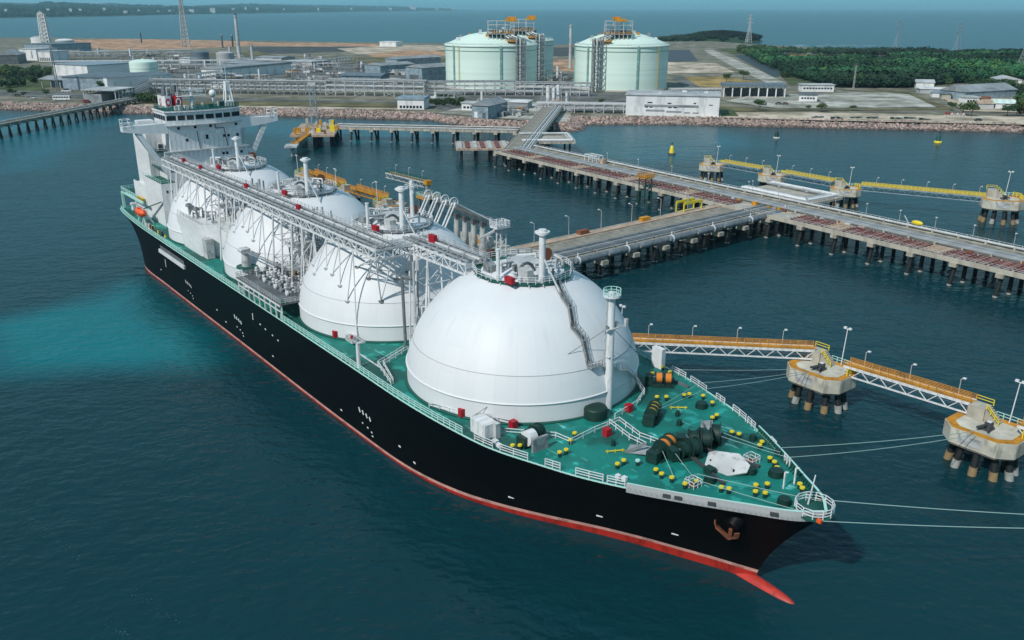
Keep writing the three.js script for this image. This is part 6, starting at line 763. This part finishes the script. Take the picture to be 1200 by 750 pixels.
lattice('flare_tower', 'tall red and white lattice flare tower crossing the far bay', at(218, 55, G0), 15, 3.5, 116, 14, M.bpale, { cat: 'flare tower', core: M.salmon, th: 0.7 }); lattice('process_tower', 'thick white tower standing at the far left', at(54, 51, G0), 17, 12, 62, 8, M.bwhite, { cat: 'tower', core: M.bwhite, th: 1.3 });
{ const p = at(54, 51, G0), o = thing('process_column', 'white panelled core inside the thick left tower', 'tower', [p[0], G0, p[2]]); mb().box(-4.5, 0, -4.5, 4.5, 60, 4.5).build('column_shell', M.bwhite, o); mb().box(-5.5, 60, -5.5, 5.5, 66, 5.5).build('column_head', M.bpale, o); }
lattice('light_mast', 'thin tall lattice mast by the grey pavilion', at(68, 107, G0), 2.2, 1.0, 42, 12, M.bgrey, { cat: 'mast', th: 0.2 }); lattice('light_mast', 'twin armed pole beside the parking yard', at(1000, 104, G0), 1.2, 0.7, 22, 5, M.bpale, { cat: 'mast', th: 0.09, arms: [[0.98, 3]] });

// ---- pipe racks
function rack(label, L, Rr, w, h, levels, step, pipes, m = M.offwhite) {
  const a = xz(L[0], L[1], G0), b = xz(Rr[0], Rr[1], G0), { L: len2, turn } = dir2(a, b), o = thing('pipe_rack', label, 'pipe rack', [a[0], G0, a[1]], turn), n = Math.round(len2 / step), g = mb();
  for (const z of [0, -w]) g.bar([0, 0, z], [0, h, z], 0.55); for (let k = 1; k <= levels; k++) g.bar([0, h * k / levels, 0.4], [0, h * k / levels, -w - 0.4], 0.5, 0.6); g.bar([0, 0, 0], [0, h / levels, -w], 0.22); const geo = g.geo;
  for (let i = 0; i <= n; i++) { const q = put('frame_bent', geo, m, o); q.position.x = len2 * i / n; }
  for (let k = 1; k <= levels; k++) for (const z of [0.3, -w - 0.3]) mb().bar([0, h * k / levels, z], [len2, h * k / levels, z], 0.35, 0.5).build('stringer', m, o);
  for (let i = 0; i < pipes; i++) { const k = 1 + (i % levels), z = -0.8 - (w - 1.6) * (Math.floor(i / levels) / Math.max(1, Math.ceil(pipes / levels) - 1)), r = [0.45, 0.3, 0.6, 0.38][i % 4]; mb().cyl([0, h * k / levels + 0.3 + r, z], [len2, h * k / levels + 0.3 + r, z], r, r, 7).build('pipe', [M.offwhite, M.grey, M.steel, M.white, M.mid][(i * 3) % 5], o); }
  for (let i = 0; i < n; i += 3) mb().bar([len2 * i / n, 0, 0], [len2 * (i + 1) / n, h / levels, 0], 0.22).bar([len2 * (i + 1) / n, 0, 0], [len2 * i / n, h / levels, 0], 0.22).build('cross_brace', m, o);
  return o;
}
rack('long grey pipe rack along the coast road behind the ship bridge', [176, 108.5], [384, 111.5], 10, 11, 3, 7, 18, M.grey); rack('tall dark bayed pipe rack right of the long one', [382, 111.8], [497, 114], 12, 13, 3, 9, 18, M.offwhite); rack('pale pipe rack in front of the left pale tank', [497, 112.6], [604, 112], 12, 11.5, 3, 9, 18, M.offwhite); rack('pipe rack between the two pale tanks in front of the slim stack', [604, 112], [690, 113.5], 12, 11, 3, 8, 14, M.offwhite); rack('low pale pipe rack before the right pale tank', [628, 131.5], [742, 133.5], 7, 6.5, 2, 7, 12, M.offwhite);
rack('far pipe rack across the process area', [60, 82], [330, 80], 10, 10, 2, 10, 12, M.offwhite); rack('second far pipe rack below the orange field', [68, 70], [226, 66], 12, 10, 2, 12, 12, M.grey); rack('slanting pipe rack through the process area', [230, 98], [414, 74], 9, 9, 2, 9, 10, M.offwhite); rack('short pipe rack behind the white hall', [786, 113], [846, 112.5], 8, 6, 2, 7, 8, M.offwhite); rack('pipe bridge from the coast rack to the left jetty', [152, 119], [198, 100], 8, 9, 2, 9, 8, M.grey);

// ---- process units: frames with vessels and columns
seed = 2024;
const more = []; for (let i = 0; i < 26; i++) more.push(['', 80 + (i * 97) % 390, 64 + (i * 41) % 38]);
[...more, ['left of the slate tank', 196, 86], ['in front of the white ribbed tank', 246, 86], ['near the short chimneys', 300, 84], ['under the slim white chimney', 283, 74], ['right of the pump house', 345, 90], ['behind the bayed pipe rack', 376, 96], ['beside the narrow grey hall', 412, 84], ['by the substation', 385, 82], ['between the far racks at left', 100, 77], ['below the orange field', 140, 72], ['behind the pale green round tank', 186, 74], ['at the left edge of the plant', 84, 66], ['amid the far pipe racks', 120, 66], ['left of the round tanks', 205, 70], ['behind the slim stack', 655, 95], ['between the pale tanks', 640, 92], ['right of the slim stack', 672, 97], ['at the jetty root', 600, 137], ['on the apron behind the jetty', 578, 131], ['beside the low pale rack', 650, 124], ['before the control house', 520, 122], ['left of the grey halls', 400, 90], ['far right of the plant', 430, 80], ['behind the white ended hall', 325, 100], ['behind the coast rack', 300, 101], ['in the middle of the coast plant', 220, 99]].forEach(([w, u, v]) => {
  const p = at(u, v, G0), o = thing('process_unit', w ? 'cluster of pale pipes and vessels ' + w : 'low pipe and vessel cluster in the crowded process area', 'process unit', [p[0], G0, p[2]], rr(-0.2, 0.2), w ? undefined : 'low units in the process area'), W = rr(9, 17), D = rr(7, 12), H = w ? rr(5, 12) : rr(4, 8); const g = mb(); for (const x of [-W, 0, W]) for (const z of [-D, 0]) g.bar([x, 0, z], [x, H, z], 0.4); for (const h of [0.5, 1]) { for (const z of [-D, 0]) g.bar([-W, H * h, z], [W, H * h, z], 0.4); for (const x of [-W, 0, W]) g.bar([x, H * h, -D], [x, H * h, 0], 0.35); } g.build('steel_frame', R() < 0.5 ? M.offwhite : M.grey, o);
  const k = 2 + Math.floor(R() * 3); for (let i = 0; i < k; i++) { const x = rr(-W, W), z = -rr(1, D), r = rr(0.9, 2.2); if (R() < 0.5) mb().cyl([x, 0, z], [x, rr(H * 0.6, H * 1.7), z], r * 0.8, r * 0.8, 10).build('column_vessel', R() < 0.6 ? M.white : M.steel, o); else mb().cyl([x - 4, H * 0.5, z], [x + 4, H * 0.5, z], r, r, 10).build('drum_vessel', R() < 0.6 ? M.offwhite : M.mid, o); } for (let i = 0; i < 6; i++) { const x = rr(-W, W), h = rr(1, H), x2 = rr(-W, W), z = -rr(0, D); mb().path([[x, 0, z], [x, h, z], [x2, h, z], [x2, h, z + 3], [x2, 0, z + 3]], rr(0.2, 0.45), 6).build('pipe', [M.offwhite, M.grey, M.white, M.amber, M.steel, M.mid][i], o); } for (let i = 0; i < 3; i++) { const x = rr(-W, W), z = -rr(0, D) + 4; mb().box(x, 0, z, x + rr(2, 5), rr(2, 4), z + rr(2, 4)).build('skid', [M.grey, M.mid, M.offwhite][i], o); }
});

// ---- vehicles and shore clutter
function vehicle(name, label, cat, u, v, L, W, H, m, turn = 0, cab = 0.5) { const p = at(u, v, G0), o = thing(name, label, cat, [p[0], lift + 0.02, p[2]], turn); mb().box(-L / 2, 0.5, -W / 2, L / 2, H * (cab < 1 ? 0.62 : 1), W / 2).build('body', m, o); if (cab < 1) mb().box(-L * 0.28, H * 0.62, -W / 2 + 0.1, L * 0.3, H, W / 2 - 0.1).build('cabin', M.glass, o); else { for (let i = 0; i < 6; i++) mb().box(-L / 2 + 0.6 + i * L * 0.155, H * 0.52, W / 2 - 0.05, -L / 2 + 0.4 + (i + 0.9) * L * 0.155, H * 0.82, W / 2 + 0.03).build('window', M.glass, o); mb().box(L / 2 - 0.03, H * 0.5, -W / 2 + 0.2, L / 2 + 0.04, H * 0.85, W / 2 - 0.2).build('windscreen', M.glass, o); } for (const x of [-L * 0.32, L * 0.32]) for (const z of [-W / 2, W / 2]) mb().cyl([x, 0.5, z - 0.12], [x, 0.5, z + 0.12], 0.5, 0.5, 10).build('wheel', M.dark, o); }
vehicle('coach', 'long white coach parked on the coast road at left', 'bus', 73, 118, 14, 3, 3.8, M.white, 0.05, 1); vehicle('parked_car', 'red car on the coast road beside the left jetty', 'car', 101, 120.5, 6, 2.2, 2.0, M.cabinet); vehicle('truck', 'yellow truck near the workshop', 'truck', 121, 111.5, 11, 3, 3.6, M.amber, 0, 0.4); vehicle('parked_car', 'white car left of the coach', 'car', 40, 116, 5, 2, 1.8, M.white); vehicle('truck', 'white truck before the pavilion', 'truck', 78, 108.5, 8, 2.6, 3.2, M.white, 0.3, 0.4); vehicle('parked_car', 'dark car on the left coast road near the grass', 'car', 20, 113, 5, 2, 1.8, M.dark);
vehicle('parked_car', 'dark car on the pale shore road at right', 'car', 1146, 142.5, 5, 2, 1.8, M.dark); vehicle('parked_car', 'small car under the hall corner at the yard', 'car', 912, 123, 5, 2, 1.8, M.mid); vehicle('parked_car', 'second small car at the yard edge', 'car', 920, 123.2, 5, 2, 1.8, M.rust);
for (let i = 0; i < 7; i++) { const u = 1108 + i * 3.4, p = at(u, 138 + 0.1 * i, G0), o = thing('stall_tent', i < 2 ? ['bright red tent at the left end of the shore stalls', 'second red tent of the shore stalls'][i] : 'pink and white tent in the row of shore stalls', 'tent', [p[0], lift, p[2]], 0, 'stall tents on the shore road'); for (const [x, z] of [[-0.9, -0.9], [0.9, -0.9], [-0.9, 0.9], [0.9, 0.9]]) mb().bar([x, 0, z], [x, 2.2, z], 0.1).build('pole', M.white, o); mb().cyl([0, 2.2, 0], [0, 3.4, 0], 1.5, 0.05, 4).build('canopy', i < 2 ? M.cabinet : i % 2 ? M.salmon : M.white, o); }
seed = 808; [[980, 139.6], [1003, 139], [1022, 139.4], [1050, 140], [1066, 139.6], [958, 138.5], [1084, 141]].forEach(([u, v], i) => { const p = at(u, v, G0), o = thing('timber_stack', ['low dark stack of material first from the left on the shore road', 'low dark stack second from the left on the shore road', 'low dark stack third from the left on the shore road', 'low dark stack near the middle of the shore road', 'low dark stack below the yard corner', 'low dark stack nearest the white hall', 'low dark stack beside the red tents'][i], 'stack', [p[0], lift, p[2]]); for (let k = 0; k < 4; k++) mb().box(-4 + k * 2.1, 0, -1, -2.2 + k * 2.1, rr(0.5, 1.4), 1).build('bundle', k % 2 ? M.mid : M.dkgreen, o); });

// ---- vegetation
function crownGeo(n, sp, s) { seed = s; const g = mb(); const lobes = []; for (let i = 0; i < 7; i++) lobes.push([rr(-0.55, 0.55), rr(-0.2, 0.55), rr(-0.55, 0.55), rr(0.35, 0.6)]); for (let i = 0; i < n; i++) { const l = lobes[Math.floor(R() * 7)], t = rr(0, 6.2832), f = Math.asin(rr(-0.7, 1)), r = l[3] * rr(0.75, 1.05); const c = [l[0] + r * Math.cos(f) * Math.cos(t), l[1] + r * Math.sin(f) * 0.85, l[2] + r * Math.cos(f) * Math.sin(t)], nn = unit([Math.cos(f) * Math.cos(t) + rr(-0.5, 0.5), Math.sin(f) + rr(-0.2, 0.6), Math.cos(f) * Math.sin(t) + rr(-0.5, 0.5)]); let a = unit(cross(nn, [rr(-1, 1), rr(-1, 1), rr(-1, 1)])), b = cross(nn, a); const w = sp * rr(0.6, 1.3); g.tri(add(c, mul(a, w)), add(c, mul(b, w)), add(c, mul(add(a, b), -0.8 * w))); } return g.geo; }
const farCrowns = [crownGeo(150, 0.2, 11), crownGeo(150, 0.2, 12), crownGeo(150, 0.2, 13)], nearCrowns = [crownGeo(620, 0.12, 21), crownGeo(620, 0.12, 22), crownGeo(620, 0.12, 23)];
const inPoly = (P, x, z) => { let r = false; for (let i = 0, j = P.length - 1; i < P.length; j = i++) { const a = P[i], b = P[j]; if ((a[1] > z) !== (b[1] > z) && x < (b[0] - a[0]) * (z - a[1]) / (b[1] - a[1]) + a[0]) r = !r; } return r; };
function wood(name, label, pts, n, h0, h1, tone, ground, baseY) {
  const P = pts.map((q) => (q.length > 2 ? [q[0], q[1]] : xz(q[0], q[1], G0))), bx = [1e9, -1e9, 1e9, -1e9]; for (const q of P) { bx[0] = Math.min(bx[0], q[0]); bx[1] = Math.max(bx[1], q[0]); bx[2] = Math.min(bx[2], q[1]); bx[3] = Math.max(bx[3], q[1]); }
  const L = []; let guard = 0; while (L.length < n && guard++ < n * 30) { const x = rr(bx[0], bx[1]), z = rr(bx[2], bx[3]); if (!inPoly(P, x, z)) continue; const dens = fbm(x / 60 + 100, z / 60 + 100, 1e6, 3, 555); if (dens < 0.38 && R() < 0.7) continue; L.push([x, z, dens]); }
  const im = new THREE.InstancedMesh(farCrowns[n % 3], M.leaf, L.length), m4 = new THREE.Matrix4(), q = new THREE.Quaternion(), col = new THREE.Color();
  L.forEach(([x, z, d], i) => { const h = rr(h0, h1) * (0.7 + 0.7 * d), w = h * rr(0.5, 0.8), y = (baseY ? baseY(x, z) : lift) + h * 0.45; q.setFromEuler(new THREE.Euler(rr(-0.25, 0.25), rr(0, 6.28), rr(-0.25, 0.25))); m4.compose(new THREE.Vector3(x, y, z), q, new THREE.Vector3(w * rr(0.8, 1.2), h * 0.62, w)); im.setMatrixAt(i, m4); const big = fbm(x / 140 + 30, z / 90 + 70, 1e6, 3, 808), v = rr(0.65, 1.3) * (0.45 + 1.15 * smooth(0.3, 0.72, big)), y2 = R() < 0.06 + 0.35 * smooth(0.58, 0.75, big) ? 1 : 0; col.setRGB(tone[0] * v * (1 + y2 * 1.4), tone[1] * v * (1 + y2 * 0.5), tone[2] * v); im.setColorAt(i, col); });
  im.name = numbered(name); im.castShadow = im.receiveShadow = true; im.userData = { kind: 'stuff', label, category: 'forest' }; scene.add(im);
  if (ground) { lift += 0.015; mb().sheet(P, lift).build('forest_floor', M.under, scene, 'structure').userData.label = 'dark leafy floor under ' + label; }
}
seed = 9090;
const T0 = [0.016, 0.07, 0.026];
wood('woodland', 'dense dark green woodland right of the canal', [[905, 66.5], [930, 74], [1035, 76], [1050, 68], [1205, 70], [1290, 75], [1290, 96], [1180, 93], [1140, 96], [1085, 101], [1060, 103], [985, 103], [935, 92], [905, 80], [880, 68]], 6500, 8, 13, T0, true); wood('woodland', 'strip of trees along the far shore', [[860, 61.5], [1000, 64.5], [1080, 66.5], [1290, 70], [1290, 73], [1040, 67.5], [900, 63.5]], 900, 8, 13, [0.016, 0.045, 0.024], false); wood('woodland', 'trees between the village roofs', [[1118, 112], [1128, 106], [1150, 100], [1200, 104], [1260, 108], [1260, 134], [1190, 136], [1190, 122], [1196, 113], [1130, 108]], 160, 6, 10, [0.03, 0.075, 0.02], false); wood('woodland', 'trees along the canal bank', [[862, 61], [880, 62], [926, 84], [925, 92], [915, 92], [928, 86]], 130, 5, 8, [0.03, 0.07, 0.02], false);
wood('woodland', 'dark hedge and trees at the left edge', [[-40, 88], [24, 86], [62, 84], [62, 92], [44, 97], [22, 103], [-40, 106]], 130, 5, 9, [0.02, 0.05, 0.018], false); wood('shrubs', 'low shrubs before the coast rack', [[158, 117], [176, 116], [196, 118], [194, 122], [160, 121.5]], 46, 3, 6, [0.03, 0.06, 0.012], false); wood('shrubs', 'low shrubs right of the control house', [[500, 119], [525, 117], [548, 121], [540, 126], [502, 125]], 40, 3, 6, [0.03, 0.07, 0.012], false);
// single trees that stand out
{
  const protos = nearCrowns.map((g, i) => ({ g, m: mat([0.035, 0.05, 0.028][i], [0.075, 0.085, 0.07][i], [0.02, 0.02, 0.018][i], 0.95) }));
  const tree = (label, u, v, h, w, k, group) => { const p = at(u, v, G0), o = thing('broadleaf_tree', label, 'tree', [p[0], lift, p[2]], u * 1.7, group), tr = mb().cyl([0, 0, 0], [0, h * 0.5, 0], h * 0.035, h * 0.02, 7); for (let i = 0; i < 5; i++) { const t = i * 1.26, y = h * (0.34 + 0.05 * i); tr.cyl([0, y, 0], [Math.cos(t) * w * 0.32, y + h * 0.22, Math.sin(t) * w * 0.32], h * 0.014, h * 0.006, 5); } tr.build('trunk', M.trunk, o); const c = put('crown', protos[k % 3].g, protos[k % 3].m, o); c.position.y = h * 0.6; c.scale.set(w * 0.52, h * 0.42, w * 0.52); };
  [['round dark tree on the yard verge before the open shed', 890, 130.5, 9, 10, 0], ['bushy tree left of the open shed', 851, 96, 9, 11, 2], ['second bushy tree left of the open shed', 871, 93.5, 10, 14, 0], ['small tree on the verge below the parking yard', 962, 131.5, 7, 9, 1], ['tiny bush on the verge left of the parking yard', 947, 129.5, 4, 5, 1], ['bush on the shore side of the parking yard', 999, 130, 4, 6, 0], ['pale green tree before the village hall', 1138, 137, 11, 13, 1], ['dark tree beside the pale green one', 1128, 135, 9, 9, 2], ['tree at the parking yard corner', 1115, 130.5, 7, 8, 0], ['broad dark tree near the right edge of the shore road', 1180, 136.5, 9, 13, 2], ['tall tree at the right edge of the shore road', 1197, 137, 13, 12, 1], ['bright green tree at the village back', 1111, 103, 9, 9, 1], ['light green tree behind the village hall', 1160, 104, 10, 12, 1], ['small bush before the low pale rack', 704, 123.5, 5, 7, 0], ['left palm like tree before the white warehouse', 101, 103.5, 9, 8, 2], ['right palm like tree before the white warehouse', 119, 106, 9, 8, 2], ['low tree at the left coast road', 15, 112, 6, 9, 2], ['tree beside the coast road gate', 55, 113, 6, 8, 2], ['low dark tree near the lane posts', 28, 114.5, 5, 7, 0], ['dark tree left of the pavilion', 38, 98, 8, 13, 2]].forEach((a) => tree(...a));
}
// wooded headland
{
  const c = at(842, 50, 0), W = 135, D = 120, hh = (x, z) => { const u = (x - c[0]) / W, v = (z - c[2] + D) / D, r = u * u + v * v; return r > 1 ? -1 : -1 + (3 + 14 * smooth(-0.9, 0.25, u) ) * Math.pow(1 - r, 0.7) + 2 * fbm(x / 30 + 50, z / 30 + 90, 1e6, 3, 71); }; const rows = []; for (let j = 0; j <= 24; j++) { const row = []; for (let i = 0; i <= 40; i++) { const x = c[0] + (i / 20 - 1) * W, z = c[2] - D + (1 - j / 12) * D; row.push([x, hh(x, z), z]); } rows.push(row); } mb().grid(rows).build('headland', M.under, scene, 'structure').userData.label = 'dark wooded headland in the bay';
  const P = []; for (let i = 0; i < 24; i++) { const t = i / 24 * 6.2832; P.push([c[0] + Math.cos(t) * W * 0.95, c[2] - D + Math.sin(t) * D * 0.95, 1]); } wood('woodland', 'dark trees covering the headland', P, 700, 7, 11, [0.012, 0.032, 0.02], false, hh);
  mb().sheet([[-60, 12], [60, 0], [60, -12], [-60, 0]].map(([x, z]) => [c[0] - 150 + x, c[2] + z + 30]), 0.8).build('sand_spit', M.paleSand, scene, 'structure').userData.label = 'pale sand spit left of the headland';
}
// far coast across the bay
{
  const line = [[-10500, -7000], [-4300, -7500], [-3950, -9200], [-4200, -11500], [-3600, -14500], [-3300, -19000], [-1500, -26000]], rows = [];
  const K = 90, PT = (f) => { const q = f * (line.length - 1), i = Math.min(line.length - 2, Math.floor(q)), t = q - i; return [line[i][0] + (line[i + 1][0] - line[i][0]) * t, line[i][1] + (line[i + 1][1] - line[i][1]) * t]; };
  const away = (f) => [-0.75 + 0.2 * f, -0.66 - 0.3 * f]; const hill = (f, d) => Math.min(1, d / 500) * (22 + 50 * fbm(f * 20 + 9, d / 900 + 3, 1e6, 4, 17)) + 170 * smooth(500, 5200, d) * fbm(f * 9 + 2, d / 2500 + 8, 1e6, 4, 27);
  for (const d of [0, 60, 200, 500, 900, 1500, 2400, 3600, 5200, 7000]) { const row = []; for (let i = 0; i <= K; i++) { const f = i / K, p = PT(f), w = away(f); row.push([p[0] + w[0] * d, d === 0 ? -1 : 2 + hill(f, d), p[1] + w[1] * d]); } rows.push(row); }
  mb().grid(rows).build('far_coast', mat(0.03, 0.05, 0.035, 1, { map: again(soilTex, 1 / 2500) }), scene, 'structure').userData.label = 'low wooded coast across the bay';
  const L = []; seed = 606; for (let i = 0; i < 5200; i++) { const f = Math.pow(R(), 1.5), d = 60 + 3600 * Math.pow(R(), 1.3), p = PT(f), w = away(f); L.push([p[0] + w[0] * d, 2 + hill(f, d), p[1] + w[1] * d]); }
  const im = new THREE.InstancedMesh(farCrowns[0], M.leaf, L.length), m4 = new THREE.Matrix4(), q = new THREE.Quaternion(), col = new THREE.Color(); L.forEach((p, i) => { const h = rr(14, 34); q.setFromEuler(new THREE.Euler(0, rr(0, 6), 0)); m4.compose(new THREE.Vector3(p[0], p[1] + h * 0.2, p[2]), q, new THREE.Vector3(h * 1.6, h * 0.7, h * 1.6)); im.setMatrixAt(i, m4); const v = rr(0.5, 1.3); col.setRGB(0.02 * v, 0.05 * v, 0.025 * v); im.setColorAt(i, col); }); im.name = 'far_woodland'; im.castShadow = im.receiveShadow = true; im.userData = { kind: 'stuff', label: 'far woodland on the coast across the bay', category: 'forest' }; scene.add(im);
  [[252, 4.5, 9, 26], [230, 12.5, 8, 18], [96, 8.5, 6, 20], [110, 8.5, 5, 18], [140, 9, 4, 14], [152, 9, 6, 10], [55, 7, 5, 14], [20, 4, 6, 12], [285, 10, 7, 9], [313, 4, 4, 20], [376, 6, 4, 22], [461, 4, 6, 30], [490, 6, 9, 36], [545, 7, 7, 20], [300, 7, 5, 12], [190, 9, 4, 10], [170, 7, 5, 10], [340, 9, 4, 10], [420, 8, 5, 14], [75, 12, 5, 10], [515, 8, 5, 12], [205, 6, 4, 12]].forEach(([u, v, wpx, h], i) => {
    const f = Math.min(0.98, Math.max(0.02, u < 230 ? 0.17 + u / 230 * 0.3 : 0.47 + (u - 230) / 330 * 0.4)); let best = null; for (let j = 0; j <= 300; j++) { const ff = j / 300, p = PT(ff), uu = 600 + FOCAL * p[0] / (-p[1] * Math.cos(PITCH) + EYE * Math.sin(PITCH)); if (!best || Math.abs(uu - u) < best[0]) best = [Math.abs(uu - u), ff, p]; }
    const w = away(best[1]), d = 120 + 70 * (i % 5), p = [best[2][0] + w[0] * d, best[2][1] + w[1] * d], dist = -p[1], W = wpx * dist / FOCAL * rr(0.35, 0.75), H = h * dist / 9000 * rr(0.3, 1) - 14; const o = thing('far_building', 'small white building on the wooded coast across the bay', 'building', [p[0], 2 + hill(best[1], d) - 2, p[1]], 0.4, 'white buildings on the far coast'); mb().box(-W / 2, 0, -W / 3, W / 2, H + 45, W / 3).build('wall', M.white, o); mb().box(-W / 2 - 1, H + 45, -W / 3 - 1, W / 2 + 1, H + 46.5, W / 3 + 1).build('roof', M.offwhite, o); });
}
// wave breaks in the bay beyond the forest
{ const f = mb(); seed = 44; for (let i = 0; i < 26; i++) { const p = at(rr(905, 1020), rr(52.5, 55.5), 0); const L = rr(6, 26); f.sheet([[p[0] - L, p[2]], [p[0], p[2] + rr(1, 4)], [p[0] + L, p[2]], [p[0], p[2] - rr(1, 3)]], 0.25); } const o = f.build('breaker_foam', mat(0.55, 0.62, 0.64, 0.9), scene, 'stuff'); o.userData.label = 'white breakers off the headland'; o.userData.category = 'foam'; }

renderer.render(scene, camera);
